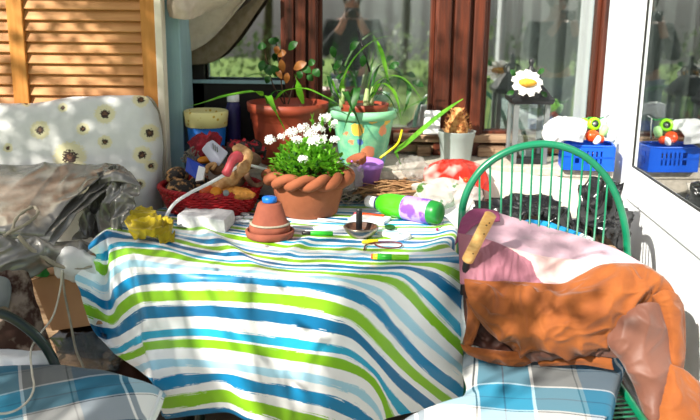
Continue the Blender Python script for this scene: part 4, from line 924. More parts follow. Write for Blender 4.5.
bm = B(); spin(bm, o_, [(0, .010), (.005, .010), (.006, .006), (.013, .006), (.013, -.008), (0, -.008)], 24, axis=axr); obj('hub', bm, M['greymetal'], wheel)
bm = B(); spin(bm, P(583, 124, 2.93), [(0, -.02), (.019, -.018), (.021, 0), (.019, .018), (0, .02)], 24, axis=V((1, -.3, .2))); tag(obj('plastic_reel', bm, M['limep']), 'plain lime green reel behind the white bag', 'reel')
bm = B(); spin(bm, P(604, 131, 2.86), [(0, -.022), (.012, -.018), (.015, 0), (.012, .018), (0, .022)], 24, axis=V((.3, 0, 1))); tag(obj('plastic_bulb', bm, mat('pale_green_plastic', '#9cc98a', '#8abc78', 8, .4)), 'pale green rounded toy piece at the right end of the blue basket', 'toy')
tw = thing('toy', 'orange and white plastic toy in the blue basket', 'toy', P(594, 140, 2.85))
bm = B(); blob(bm, P(592, 136, 2.85), (.024, .02, .021), .08, 40, 2, 4); obj('orange_shell', bm, M['orangep'], tw)
bm = B(); blob(bm, P(600, 139, 2.845), (.016, .016, .015), .05, 40, 4, 3); obj('orange_nose', bm, M['orangep'], tw)
bm = B(); blob(bm, P(597, 140, 2.838), (.012, .018, .017), .05, 40, 3, 3, rot=Matrix.Rotation(.5, 3, 'Y')); obj('white_band', bm, M['white'], tw)
bm = B(); tube(bm, curve([P(*k) for k in ((606, 138, 2.88), (607, 125, 2.89), (606, 118, 2.90), (609, 115, 2.91))], 14), .003, 8); tag(obj('cable', bm, M['greymetal']), 'grey cable sticking up from the blue basket', 'cable')
bm = B(); tube(bm, curve([P(*k) for k in ((580, 130, 2.92), (588, 118, 2.92), (598, 119, 2.92), (604, 117, 2.93))], 14), .0022, 8); tag(obj('wire', bm, M['dkgreen']), 'thin green wire looping over the reels in the blue basket', 'wire')

# bin liners and sheet behind the chair
bm = B(); patch(bm, px([[(482, 168, 2.86), (510, 172, 2.86), (545, 176, 2.84), (585, 182, 2.76)], [(483, 185, 2.82), (512, 187, 2.80), (548, 190, 2.78), (586, 197, 2.72)], [(484, 204, 2.76), (515, 206, 2.74), (550, 216, 2.70), (588, 216, 2.68)], [(484, 412, 2.72), (515, 413, 2.70), (550, 416, 2.67), (588, 416, 2.66)]]), 50, 50, folds(.008, 7, 2)); tag(obj('dust_sheet', bm, M['greensheet'], thick=.003), 'pale grey sheet hung over the wall behind the chair bars', 'sheet')
def liner(x, y, Y, r, seed, label): bm = B(); blob(bm, P(x, y, Y), r, .25, 13, seed, 5, .6); return tag(obj('bin_bag', bm, M['blackbag']), label, 'bag', 'black bin bags behind the chair')
liner(520, 218, 2.56, (.115, .055, .065), 3, 'crumpled black plastic bag behind the left half of the chair bars')
liner(600, 228, 2.55, (.075, .05, .125), 6, 'tall crumpled black plastic bag behind the right half of the chair bars')
liner(563, 228, 2.53, (.06, .05, .05), 9, 'low crumpled black plastic bag between the two larger black bags')
bm = B(); box(bm, (.62, 2.52, .35), (.42, .21, .66)); tag(obj('wooden_crate', bm, M['palewood'], smooth=False, bevel=.006), 'wooden crate under the black bags behind the chair', 'crate')

# ================================================================== RIGHT CHAIR
hY = 2.27
hp = [(462, 213), (463, 205), (467, 192), (474, 179), (484, 167), (498, 156.5), (514, 149), (530, 145), (545, 144), (560, 146), (577, 152), (592, 162), (606, 177), (616, 195), (622, 213), (626, 233), (627, 250)]
hpts = [P(x, y, hY) for x, y in hp]
ch = thing('garden_chair', 'green metal garden chair with a rounded barred back, right of the table', 'chair', V((.53, 1.97, .012)))
zs = .435; xl, xr, yf, yb = .335, .715, 1.70, 2.14
bm = B(); path = [V((xl, yb + .02, zs - .02)), P(461, 300, yb + .08), P(461, 240, 2.24)] + hpts + [P(629, 300, yb + .10), V((xr + .01, yb + .02, zs - .02))]
tube(bm, curve(path, 120), .0105, 12); obj('back_hoop', bm, M['green_metal'], ch)
tops = [480, 490, 501, 511, 521, 531, 541, 551, 562, 572, 582, 591, 600, 609]
hc = curve(hpts, 200)
def hoop_at(x):
    X = P(x, 170, hY).x; return min(hc, key=lambda p: abs(p.x - X) + (10 if p.z < .85 else 0))
for i, x in enumerate(tops):
    a = hoop_at(x); b = V((xl + .02 + (xr - xl - .04) * (i + .5) / 14, yb, zs)); bm = B(); tube(bm, [a, b], .0029, 6); obj('back_bar', bm, M['green_metal'], ch)
bm = B(); fr = []
for a in range(40):
    t = 2 * math.pi * a / 40; e = lambda v: math.copysign(abs(v) ** .4, v); fr.append(V(((xl + xr) / 2 + (xr - xl) / 2 * e(math.cos(t)), (yf + yb) / 2 + (yb - yf) / 2 * e(math.sin(t)), zs)))
tube(bm, fr, .0105, 10, closed=True); obj('seat_frame', bm, M['green_metal'], ch)
for k in range(18):
    y = yf + .025 + k * (yb - yf - .05) / 17; bm = B(); tube(bm, curve([V((xl + .006, y, zs)), V(((xl + xr) / 2, y, zs - .012)), V((xr - .006, y, zs))], 8), .0028, 6); obj('seat_bar', bm, M['green_metal'], ch)
for sx, sy in ((0, 0), (1, 0), (1, 1), (0, 1)):
    x, y = (xl, xr)[sx], (yf + .03, yb)[sy]; bm = B(); tube(bm, [V((x, y, zs)), V((x + (.02 if sx else -.02), y + (.05 if sy else -.03), .013))], .0105, 10); obj('leg', bm, M['green_metal'], ch)

def cushion(name, rows, label, thick, uo, us, amp=.006):
    bm = B(); r = [[PZ(*q) for q in row] for row in rows]; patch(bm, r, 60, 40, lambda p, u, v: amp * noise.noise(p * 9) - .012 * (max(0, abs(u - .5) * 2 - .8) * 5) ** 2 - .012 * (max(0, abs(v - .5) * 2 - .8) * 5) ** 2)
    uv = bm.loops.layers.uv.verify()
    for f in bm.faces:
        for lp in f.loops: lp[uv].uv = uo(lp.vert.co)
    n0 = len(bm.faces); o = obj(name, bm, M['plaid'], thick=thick); o.modifiers['solid'].offset = 0
    return tag(o, label, 'cushion')
def rotuv(a, s, ox, oy): return lambda p: ((p.x * math.cos(a) - p.y * math.sin(a)) / s + ox, (p.x * math.sin(a) + p.y * math.cos(a)) / s + oy)
cushion('seat_cushion', [[(466, 346, .466), (500, 350, .47), (545, 350, .472), (612, 352, .472), (623, 353, .47)], [(466, 372, .466), (500, 372, .472), (545, 372, .474), (607, 372, .474), (618, 372, .47)], [(466, 398, .466), (500, 396, .472), (540, 394, .474), (600, 392, .474), (612, 392, .47)], [(405, 423, .466), (450, 419, .472), (520, 420, .474), (594, 424, .474), (604, 424, .47)], [(370, 470, .462), (430, 470, .47), (510, 470, .47), (584, 470, .47), (592, 470, .462)]], 'turquoise, grey and white plaid cushion on the green chair under the orange jacket', .034, rotuv(.14, .50, .13, .30), .5)

# ================================================================== JACKET AND STICK
jk = thing('jacket', 'bulky orange and pink jacket heaped over the green chair', 'jacket', V((.55, 2.03, .49)))
def jp(name, rows, m, nu=70, nv=60, d=None, label=None, thick=.004):
    bm = B(); patch(bm, px(rows), nu, nv, soft(d or folds(.009, 10, 1))); return obj(name, bm, M[m], jk, thick=thick, label=label)
jp('lilac_panel', [[(466, 216, 2.20), (478, 209, 2.23), (500, 214, 2.23), (530, 223, 2.23), (560, 231, 2.22), (592, 241, 2.20), (620, 251, 2.16), (644, 265, 2.08)],
   [(462, 229, 2.16), (478, 226, 2.18), (500, 231, 2.17), (530, 237, 2.17), (560, 243, 2.16), (592, 250, 2.14), (618, 257, 2.11), (644, 266, 2.06)],
   [(460, 240, 2.12), (478, 243, 2.13), (500, 248, 2.12), (530, 256, 2.11), (560, 260, 2.11), (592, 262, 2.09), (618, 263, 2.08), (644, 268, 2.05)]], 'lilac', label='pale lilac upper panel')
jp('plum_corner', [[(462, 218, 2.185), (472, 210, 2.215), (484, 209.5, 2.22), (498, 212, 2.22)], [(458, 232, 2.14), (470, 222, 2.165), (484, 217, 2.18), (500, 216.5, 2.195)], [(455, 245, 2.10), (466, 233, 2.13), (480, 223, 2.155), (500, 221, 2.18)]], 'plum', 30, 20, label='plum coloured corner')
jp('mauve_panel', [[(458, 233, 2.115), (474, 236, 2.12), (492, 241, 2.11), (506, 247, 2.10), (522, 256, 2.09), (538, 262, 2.08)],
   [(459, 258, 2.09), (476, 260, 2.085), (494, 262, 2.08), (508, 264, 2.075), (524, 268, 2.07), (540, 273, 2.07)],
   [(460, 284, 2.07), (478, 286, 2.06), (496, 287, 2.055), (512, 287, 2.05), (528, 287, 2.05), (544, 287, 2.05)]], 'mauve', d=folds(.005, 16, 5, V((3, 1, .6))), label='dusky pink panel')
jp('pale_pink_panel', [[(500, 245, 2.105), (520, 251, 2.10), (545, 257, 2.095), (575, 260, 2.085), (605, 262, 2.075), (635, 266, 2.05)],
   [(526, 262, 2.085), (540, 267, 2.08), (558, 271, 2.075), (580, 270, 2.07), (605, 268, 2.06), (632, 270, 2.04)],
   [(540, 286, 2.052), (552, 288, 2.05), (566, 289, 2.05), (584, 284, 2.05), (605, 276, 2.045), (630, 274, 2.03)]], 'pink', label='pale pink panel')
jp('orange_body', [[(464, 279, 2.06), (484, 281, 2.055), (508, 282, 2.05), (535, 283, 2.045), (562, 284, 2.04), (580, 276, 2.05), (600, 266, 2.055), (622, 264, 2.05), (645, 266, 2.03), (660, 275, 2.0)],
   [(466, 292, 2.03), (486, 296, 2.0), (510, 298, 1.99), (538, 298, 1.985), (564, 297, 1.975), (586, 288, 1.99), (606, 280, 1.99), (628, 276, 1.98), (650, 278, 1.97), (672, 288, 1.96)],
   [(474, 312, 2.02), (494, 315, 1.985), (514, 318, 1.965), (540, 318, 1.955), (566, 316, 1.945), (588, 308, 1.945), (608, 300, 1.95), (628, 294, 1.95), (650, 294, 1.95), (680, 308, 1.95)],
   [(490, 332, 2.01), (504, 336, 1.98), (520, 338, 1.955), (544, 338, 1.94), (568, 336, 1.925), (590, 328, 1.925), (608, 320, 1.935), (628, 312, 1.945), (652, 312, 1.95), (684, 330, 1.95)],
   [(510, 346, 2.0), (518, 349, 1.98), (530, 351, 1.96), (550, 351, 1.95), (570, 350, 1.94), (592, 344, 1.94), (608, 338, 1.95), (628, 330, 1.96), (654, 335, 1.965), (684, 352, 1.96)],
   [(516, 352, 2.03), (522, 354, 2.02), (534, 356, 2.01), (552, 356, 2.0), (572, 355, 2.0), (592, 350, 1.99), (608, 346, 1.99), (628, 350, 1.985), (656, 360, 1.985), (682, 368, 1.97)]], 'orange', 190, 140, folds(.019, 10, 3), 'padded orange canvas body')
jp('dark_lining', [[(463, 282, 2.09), (476, 290, 2.07), (490, 298, 2.05), (505, 310, 2.04)], [(464, 305, 2.085), (478, 310, 2.065), (494, 318, 2.05), (512, 330, 2.04)], [(466, 325, 2.07), (482, 332, 2.055), (500, 340, 2.045), (540, 350, 2.03)], [(470, 344, 2.05), (490, 350, 2.04), (512, 354, 2.03), (560, 358, 2.01)]], 'dkbrown', 60, 50, folds(.012, 16, 4), 'dark brown lining')
jp('orange_edge', [[(466, 298, 2.075), (478, 304, 2.05), (482, 312, 2.04)], [(468, 312, 2.065), (477, 318, 2.035), (480, 322, 2.03)], [(466, 330, 2.055), (473, 334, 2.03), (476, 336, 2.03)], [(463, 343, 2.05), (466, 346, 2.03), (470, 348, 2.03)]], 'orange', 30, 40, folds(.005, 20, 6))
jp('orange_hem', [[(460, 344, 2.045), (478, 348, 2.015), (500, 351, 2.005), (520, 351, 2.0), (536, 346, 2.0)], [(463, 349, 2.03), (480, 354, 2.0), (502, 358, 1.985), (522, 359, 1.985), (534, 355, 1.985)], [(468, 354, 2.03), (484, 360, 2.01), (504, 365, 1.995), (522, 366, 1.99), (532, 362, 1.99)]], 'orange', 50, 30, folds(.005, 18, 8), 'orange hem')
jp('orange_hem', [[(536, 358, 2.0), (560, 356, 1.99), (585, 352, 1.98), (612, 350, 1.97)], [(538, 363, 1.99), (562, 361, 1.975), (586, 359, 1.96), (612, 362, 1.95)], [(540, 366, 1.995), (564, 365, 1.98), (586, 365, 1.965), (614, 370, 1.95)]], 'orange', 50, 20, folds(.003, 18, 2), 'orange hem')
jp('lining_band', [[(524, 349, 1.99), (540, 350, 1.975), (565, 349, 1.955), (592, 343, 1.945), (612, 335, 1.945)], [(526, 356, 1.985), (542, 355, 1.97), (566, 354, 1.955), (594, 349, 1.945), (614, 345, 1.94)], [(530, 362, 1.99), (545, 359, 1.985), (568, 357, 1.975), (596, 356, 1.96), (618, 358, 1.945)]], 'brown', 60, 24, folds(.006, 22, 1), 'brown lining')
jp('brown_sleeve', [[(628, 309, 1.945), (640, 304, 1.935), (652, 302, 1.93), (664, 306, 1.94)], [(612, 326, 1.94), (630, 322, 1.915), (650, 320, 1.905), (668, 326, 1.93)], [(608, 343, 1.93), (628, 345, 1.90), (650, 345, 1.89), (672, 346, 1.92)], [(622, 362, 1.915), (636, 365, 1.88), (655, 365, 1.87), (675, 364, 1.91)], [(634, 385, 1.89), (644, 388, 1.86), (658, 388, 1.85), (673, 382, 1.88)], [(642, 408, 1.86), (648, 410, 1.84), (656, 410, 1.83), (664, 408, 1.85)], [(650, 424, 1.84), (653, 425, 1.82), (656, 425, 1.82), (660, 424, 1.83)]], 'brown', 60, 90, folds(.008, 9, 7), 'brown satin lining of the sleeve')
jp('orange_sleeve', [[(668, 362, 1.90), (674, 366, 1.885), (684, 370, 1.885), (700, 383, 1.90)], [(664, 380, 1.87), (674, 384, 1.85), (688, 388, 1.85), (706, 398, 1.87)], [(659, 400, 1.85), (672, 404, 1.82), (690, 408, 1.82), (710, 415, 1.85)], [(653, 425, 1.83), (668, 430, 1.79), (690, 434, 1.79), (715, 438, 1.83)]], 'orange', 50, 50, folds(.006, 14, 9), 'orange cuff')
jp('orange_flap', [[(652, 296, 1.945), (664, 290, 1.935), (676, 294, 1.94), (683, 305, 1.96)], [(662, 312, 1.935), (670, 312, 1.92), (678, 316, 1.925), (685, 324, 1.95)], [(668, 340, 1.92), (674, 340, 1.91), (680, 342, 1.915), (685, 346, 1.94)], [(671, 364, 1.90), (675, 366, 1.895), (680, 368, 1.90), (683, 370, 1.92)]], 'orange', 30, 60, folds(.005, 16, 4), 'orange flap')
bm = B(); patch(bm, px([[(520, 221, 2.29), (540, 221, 2.29), (565, 228, 2.28), (592, 239, 2.26)], [(522, 228, 2.26), (545, 229, 2.26), (570, 236, 2.25), (594, 244, 2.24)], [(524, 240, 2.24), (548, 242, 2.24), (572, 246, 2.23), (594, 252, 2.22)]]), 40, 20, folds(.003, 10, 3)); tag(obj('towel', bm, M['towel'], thick=.005), 'blue and white cloth showing between the jacket and the chair bars', 'towel')
st = thing('bamboo_stick', 'notched bamboo stick leaning between table and pink jacket', 'stick', P(464, 292, 2.09))
a, b = P(467, 261, 2.07), P(491, 214, 2.03); d = b - a; bm = B(); n = 60
tube(bm, [a + d * (k / n) for k in range(n + 1)], [.0155 - .0014 * (1 if 16 < k < 38 and k % 3 == 0 else 0) - (.003 if k in (0, n) else 0) for k in range(n + 1)], 18); obj('handle', bm, M['bamboo'], st)
bm = B()
for s, t in ((.2, .4), (.62, 1.2), (.80, -.3), (.85, .8)):
    p = a + d * s; x = frame(d) @ V((math.cos(t - 1.6), math.sin(t - 1.6), 0)); bmesh.ops.create_icosphere(bm, subdivisions=1, radius=.003, matrix=Matrix.Translation(p + V((math.sin(t) * .004, -.0145, 0))))
obj('knots', bm, M['soil'], st, label='dark knots')
bm = B(); tube(bm, curve([a + d * .02, P(464, 278, 2.09), P(463, 294, 2.10)], 10), [.010] * 6 + [.008] * 5, 10); obj('shaft', bm, M['blackmetal'], st, label='dark mottled shaft')
bm = B(); patch(bm, px([[(461, 270, 2.14), (466, 272, 2.11), (470, 276, 2.12)], [(461, 295, 2.13), (466, 297, 2.09), (470, 300, 2.10)], [(461, 315, 2.12), (468, 310, 2.08), (474, 310, 2.08)], [(461, 345, 2.11), (467, 341, 2.07), (472, 338, 2.07)]]), 20, 40, folds(.004, 20, 2)); tag(obj('paper_sheet', bm, M['white'], thick=.0015), 'crumpled white sheet hanging between the striped cloth and the orange jacket', 'paper')

# ================================================================== LEFT PILE
fl = [(63, 108, 4.5), (105, 114, 9.5), (141, 99, 8), (26, 102, 4), (40, 130, 9), (8, 148, 4.5), (70, 157, 15), (83, 129, 6), (105, 142, 6.5), (142, 155, 8.5), (151, 166, 6), (150, 133, 9), (140, 184, 5), (15, 178, 8), (118, 176, 5)]
L0, L1, T0, T1 = -20, 160, 97, 245
pts = [((x - L0) / (L1 - L0) , (y - T0) / (T1 - T0), r / (L1 - L0)) for x, y, r in fl]
M['sunf'] = None
def sunuv(u, v): return (u, v * (T1 - T0) / (L1 - L0))
M['sunf'] = sunflower_mat([(u * .92, v * (T1 - T0) / (L1 - L0), r) for u, v, r in pts])
mt = thing('garden_mattress', 'white padded mattress printed with brown and yellow flowers, propped against the shutter', 'mattress', V((-.8, 2.6, .5)))
bm = B()
mrows = [[(-30, 108, 2.74), (20, 106, 2.735), (70, 102, 2.735), (110, 99, 2.73), (135, 97, 2.73), (146, 99, 2.735), (154, 108, 2.75), (158, 116, 2.775)],
         [(-30, 104, 2.69), (20, 103, 2.685), (70, 99, 2.68), (112, 96, 2.68), (138, 95, 2.68), (149, 98, 2.69), (157, 108, 2.715), (161, 120, 2.75)],
         [(-30, 112, 2.645), (20, 111, 2.64), (70, 108, 2.64), (112, 106, 2.64), (138, 106, 2.64), (150, 112, 2.655), (158, 122, 2.69), (162, 132, 2.74)],
         [(-30, 150, 2.60), (20, 150, 2.60), (70, 150, 2.60), (112, 150, 2.60), (138, 150, 2.60), (151, 152, 2.62), (159, 158, 2.66), (164, 162, 2.72)],
         [(-30, 200, 2.57), (20, 200, 2.57), (70, 200, 2.57), (112, 200, 2.57), (138, 200, 2.57), (150, 202, 2.59), (158, 206, 2.63), (164, 208, 2.70)],
         [(-30, 262, 2.56), (20, 262, 2.56), (70, 262, 2.56), (112, 262, 2.56), (136, 262, 2.56), (147, 262, 2.58), (154, 262, 2.63), (160, 262, 2.69)]]
def muv(u, v):
    p = cr([cr([V((q[0], q[1], 0)) for q in r], u) for r in mrows], v); return ((p.x - L0) / (L1 - L0) * .92, (p.y - T0) / (L1 - L0))
patch(bm, px(mrows), 90, 80, lambda p, u, v: .008 * noise.noise(p * 7) + .003 * noise.noise(p * 22), uvf=muv); obj('printed_cover', bm, M['sunf'], mt)
bm = B(); tube(bm, curve([P(146, 97, 2.70), P(153, 102, 2.71), P(159, 116, 2.735), P(161.5, 135, 2.735), P(163, 165, 2.715), P(162, 205, 2.69), P(158, 240, 2.68)], 40), .006, 8); obj('edge_piping', bm, M['strap'], mt, label='grey edge piping')
bm = B(); grid(bm, lambda u, v: V((-1.25 + .60 * u, 2.745, .45 + (P(60, 108, 2.745).z - .45) * v)), 4, 4); obj('back_cover', bm, M['white'], mt)

tp = thing('folded_tarpaulin', 'folded sheet of grey see-through plastic heaped in front of the flowered mattress', 'tarpaulin', P(60, 235, 2.3))
for k in range(3):
    dx, dy, dY = 5 * k, 5 * k, .012 * k
    bm = B(); rows = [[(-20, 163 + dy, 2.55), (40, 165 + dy, 2.55), (85, 166 + dy, 2.52), (119 + dx, 167 + dy, 2.48)], [(-20, 178 + dy, 2.46), (35, 180 + dy, 2.45), (70, 181 + dy, 2.44), (100 + dx, 181 + dy, 2.42)], [(-20, 202 + dy, 2.32), (22, 204 + dy, 2.32), (48, 206 + dy, 2.32), (70 + dx, 204 + dy, 2.32)], [(-20, 224 + dy, 2.22), (10, 227 + dy, 2.21), (30, 229 + dy, 2.21), (47 + dx, 231 + dy, 2.22)], [(-20, 231 + dy, 2.21), (10, 236 + dy, 2.20), (28, 238 + dy, 2.205), (44 + dx, 241 + dy, 2.22)]]
    patch(bm, px(rows), 70, 50, folds(.010, 6, 2 + k)); obj('folded_layer', bm, M['tarp'], tp, thick=.003)
bm = B(); patch(bm, px([[(86, 180, 2.44), (100, 172, 2.45), (120, 166, 2.45), (141, 187, 2.42)], [(80, 200, 2.40), (98, 194, 2.44), (114, 190, 2.43), (138, 198, 2.40)], [(76, 218, 2.36), (96, 214, 2.42), (112, 212, 2.40), (133, 212, 2.38)], [(70, 240, 2.32), (90, 238, 2.38), (108, 238, 2.36), (126, 230, 2.34)]]), 90, 70, folds(.030, 13, 5, V((1.6, 1, .7)))); obj('open_end', bm, M['tarp'], tp, thick=.002)
bm = B(); patch(bm, px([[(84, 172, 2.49), (100, 167, 2.49), (120, 165, 2.47)], [(95, 176, 2.44), (116, 172, 2.42), (134, 177, 2.42)], [(100, 184, 2.43), (118, 182, 2.40), (142, 188, 2.40)]]), 30, 20, folds(.006, 12, 2)); obj('top_flap', bm, M['tarp'], tp, thick=.002)
bm = B(); patch(bm, px([[(-20, 228, 2.24), (10, 234, 2.23), (40, 238, 2.24), (70, 241, 2.26), (100, 244, 2.28)], [(-20, 242, 2.18), (8, 246, 2.17), (34, 244, 2.19), (62, 247, 2.22), (92, 250, 2.25)], [(-20, 258, 2.17), (6, 264, 2.16), (26, 262, 2.17), (50, 255, 2.21), (80, 254, 2.25)], [(-20, 272, 2.18), (4, 278, 2.18), (20, 280, 2.19), (40, 268, 2.22), (66, 258, 2.27)]]), 80, 60, folds(.016, 9, 7)); obj('loose_edge', bm, M['tarp'], tp, thick=.002)
bm = B(); tube(bm, curve([P(*q) for q in ((12, 232, 2.17), (16, 219, 2.19), (26, 210, 2.22), (34, 207, 2.24), (38, 212, 2.22), (33, 219, 2.19), (24, 225, 2.18), (10, 232, 2.165), (4, 236, 2.16))], 50), [.0045 + .0012 * math.sin(k * 1.3) for k in range(51)], 8); tag(obj('tie_cord', bm, M['strap']), 'looped grey cord tied round the folded plastic sheet', 'cord')

# support of the pile, in the dark
bm = B(); box(bm, (-.96, 2.47, .315), (.56, .13, .60)); tag(obj('wooden_crate', bm, M['palewood'], smooth=False, bevel=.006), 'wooden crate under the folded grey plastic sheet at the left', 'crate')
cb = thing('cardboard_box', 'brown cardboard box at the left end of the table, half under the striped cloth', 'box', P(70, 330, 2.26))
slab('carton', ((31, 280, 2.26), (84, 269, 2.25), (103, 324, 2.22), (52, 331, 2.23)), .16, M['card'], cb, .002)
bm = B(); a_, b_, c_, d_ = P(31, 280, 2.26), P(84, 269, 2.25), P(84, 269, 2.25) + V((.01, .16, .004)), P(31, 280, 2.26) + V((.01, .16, .004)); quad(bm, a_ + V((0, 0, .004)), b_ + V((0, 0, .004)), c_, d_); obj('top_flap', bm, M['card'], cb, smooth=False, thick=.003)
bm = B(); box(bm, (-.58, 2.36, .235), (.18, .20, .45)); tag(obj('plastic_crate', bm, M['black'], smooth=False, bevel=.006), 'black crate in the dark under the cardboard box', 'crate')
bm = B(); blob(bm, P(75, 264, 2.225), (.055, .035, .046), .12, 14, 4, 4, .35); tag(obj('plastic_bag', bm, M['whitefilm']), 'small white plastic bag on the cardboard box below the grey plastic', 'bag')
bm = B(); patch(bm, px([[(42, 262, 2.25), (46, 268, 2.24), (50, 274, 2.24)], [(38, 268, 2.245), (44, 272, 2.235), (48, 276, 2.24)], [(34, 276, 2.245), (40, 277, 2.235), (47, 277, 2.24)]]), 10, 10); tag(obj('green_wrapper', bm, M['dkgreen'], thick=.002), 'dark green scrap between cardboard box and white bag', 'wrapper')
bm = B(); tube(bm, curve([P(*q) for q in ((18, 236, 2.16), (30, 248, 2.17), (45, 258, 2.18), (60, 266, 2.19), (78, 268, 2.20), (92, 266, 2.21))], 40), .0058, 8)
for v in bm.verts: v.co.y += .004 * noise.noise(v.co * 30)
tag(obj('strap', bm, M['strap']), 'grey twisted strap running from the folded plastic to the striped cloth', 'strap')
bm = B(); tube(bm, curve([P(*q) for q in ((62, 270, 2.17), (60, 290, 2.17), (53, 316, 2.15), (40, 334, 2.08), (31, 350, 2.02))] + [PZ(*q) for q in ((32, 372, .492), (34, 386, .490), (30, 398, .490), (20, 408, .490), (8, 413, .490), (-6, 414, .49))], 80), .0026, 8); tag(obj('cord', bm, M['cord']), 'off-white cord hanging past the cardboard box onto the left plaid cushion', 'cord')
bm = B(); tube(bm, curve([P(*q) for q in ((63, 270, 2.19), (64, 290, 2.19), (70, 320, 2.17), (76, 350, 2.14), (82, 364, 2.11), (84, 372, 2.09))], 50), .0034, 8); tag(obj('cord', bm, M['strap']), 'grey cord hanging straight down the front of the cardboard box', 'cord')
bm = B(); patch(bm, px([[(-15, 262, 2.16), (8, 268, 2.15), (22, 266, 2.17), (28, 270, 2.19)], [(-15, 295, 2.14), (10, 300, 2.12), (24, 296, 2.14), (34, 300, 2.17)], [(-15, 325, 2.12), (12, 330, 2.10), (30, 328, 2.12), (46, 332, 2.15)], [(-15, 352, 2.10), (14, 356, 2.09), (38, 358, 2.10), (56, 362, 2.12)]]), 50, 60, folds(.006, 7, 3)); tag(obj('cowhide', bm, M['cowhide'], thick=.004), 'brown and grey mottled hide hanging at the left edge below the plastic', 'hide')
bm = B(); patch(bm, px([[(-15, 274, 2.12), (0, 276, 2.11), (8, 279, 2.11), (11, 288, 2.12)], [(-15, 290, 2.11), (-2, 292, 2.10), (7, 294, 2.10), (10, 298, 2.11)], [(-15, 308, 2.10), (-4, 308, 2.09), (4, 306, 2.10), (8, 308, 2.11)]]), 20, 20); tag(obj('leather_patch', bm, mat('grey_leather', '#7f8486', '#6d7274', 10, .6), thick=.004), 'grey rounded leather piece at the left edge in front of the mottled hide', 'leather')
bm = B(); patch(bm, px([[(-15, 349, 2.09), (15, 350, 2.08), (40, 353, 2.08), (56, 356, 2.09)], [(-15, 358, 2.05), (15, 359, 2.04), (40, 361, 2.04), (58, 365, 2.06)], [(-15, 372, 2.03), (15, 372, 2.02), (40, 374, 2.03), (60, 378, 2.05)]]), 40, 20, folds(.005, 10, 2)); tag(obj('white_cloth', bm, M['white'], thick=.006), 'white cloth lying behind the left plaid cushion', 'cloth')
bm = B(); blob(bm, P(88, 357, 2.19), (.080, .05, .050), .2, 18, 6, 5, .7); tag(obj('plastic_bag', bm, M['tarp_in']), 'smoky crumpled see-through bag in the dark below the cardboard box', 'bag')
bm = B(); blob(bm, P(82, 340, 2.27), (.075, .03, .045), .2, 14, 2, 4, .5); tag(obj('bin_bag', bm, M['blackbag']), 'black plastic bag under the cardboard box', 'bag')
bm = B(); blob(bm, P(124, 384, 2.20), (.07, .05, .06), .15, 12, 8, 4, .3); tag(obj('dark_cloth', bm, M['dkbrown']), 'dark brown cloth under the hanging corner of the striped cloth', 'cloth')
# left chair
lc = thing('garden_chair', 'dark green metal garden chair at the lower left under a plaid cushion', 'chair', V((-.80, 1.85, .012)))
bm = B(); tube(bm, curve([P(-75, 330, 2.02), P(-50, 312, 2.02), P(-22, 309, 2.03), P(2, 314, 2.03), (P(20, 323, 2.03)), P(38, 338, 2.03), P(50, 354, 2.03), P(57, 372, 2.02), P(58, 392, 2.01)], 60), .0135, 12); obj('back_hoop', bm, M['green_dark'], lc)
lz = .425; bm = B(); fr = []
for a in range(40):
    t = 2 * math.pi * a / 40; e = lambda v: math.copysign(abs(v) ** .4, v); fr.append(V((-.78 + .235 * e(math.cos(t)), 1.80 + .21 * e(math.sin(t)), lz)))
tube(bm, fr, .011, 10, closed=True); obj('seat_frame', bm, M['green_dark'], lc)
for sx, sy in ((-1, -1), (1, -1), (1, 1), (-1, 1)):
    bm = B(); tube(bm, [V((-.78 + .22 * sx, 1.80 + .19 * sy, lz)), V((-.78 + .24 * sx, 1.80 + .22 * sy, .013))], .011, 10); obj('leg', bm, M['green_dark'], lc)
for k in range(9):
    bm = B(); y = 1.63 + k * .0425; tube(bm, [V((-1.0, y, lz)), V((-.56, y, lz))], .003, 6); obj('seat_bar', bm, M['green_dark'], lc)
c2 = cushion('seat_cushion', [[(-25, 369, .455), (40, 366, .462), (90, 371, .466), (130, 379, .466), (163, 391, .455)], [(-25, 395, .455), (40, 393, .464), (90, 398, .468), (128, 404, .468), (156, 411, .455)], [(-25, 430, .455), (40, 430, .464), (85, 434, .466), (118, 437, .466), (140, 440, .455)], [(-25, 480, .45), (40, 480, .455), (80, 480, .455), (105, 480, .455), (120, 480, .45)]], 'blue, grey and white plaid cushion at the lower left, a white cord lying on it', .032, rotuv(-.42, .50, .45, .12), .5)
bm = B(); tube(bm, curve([PZ(161, 392, .466), PZ(154, 411, .464), PZ(140, 440, .463), PZ(120, 478, .46)], 20), .005, 8); obj('piping', bm, M['white'], c2, label='white corner piping')

# ================================================================== GARDEN BEHIND THE EYE (seen in the panes, shades the sun)
rg = random.Random(21)
def leafcloud(bm, c, rad, n, size):
    for k in range(n):
        d = V((rg.gauss(0, 1), rg.gauss(0, 1), rg.gauss(0, 1))).normalized() * rg.random() ** .4; p = V(c) + V((d.x * rad[0], d.y * rad[1], d.z * rad[2]))
        q = V((rg.gauss(0, 1), rg.gauss(0, 1), rg.gauss(0, 1))).normalized(); cross_leaf(bm, p, q, size * rg.uniform(.7, 1.3), size * .28)
def tree(label, x, y, h, crown, n, size, group='garden trees behind the viewer'):
    t = thing('garden_tree', label, 'tree', V((x, y, 0)), group); bm = B(); tube(bm, curve([(x, y, 0), (x + .1, y, h * .3), (x - .05, y + .05, h * .7)], 12), [.14 - .008 * k for k in range(13)], 10)
    for k in range(5): tube(bm, curve([(x, y, h * (.35 + .08 * k)), (x + rg.uniform(-.7, .7), y + rg.uniform(-.7, .7), h * (.6 + .07 * k))], 4), [.06, .05, .04, .03, .02], 8)
    obj('trunk', bm, M['bark'], t); bm = B()
    for c in crown: leafcloud(bm, (x + c[0], y + c[1], h * .75 + c[2]), (c[3], c[3], c[3] * .8), n, size)
    obj('foliage', bm, M['tree'], t, smooth=False); return t
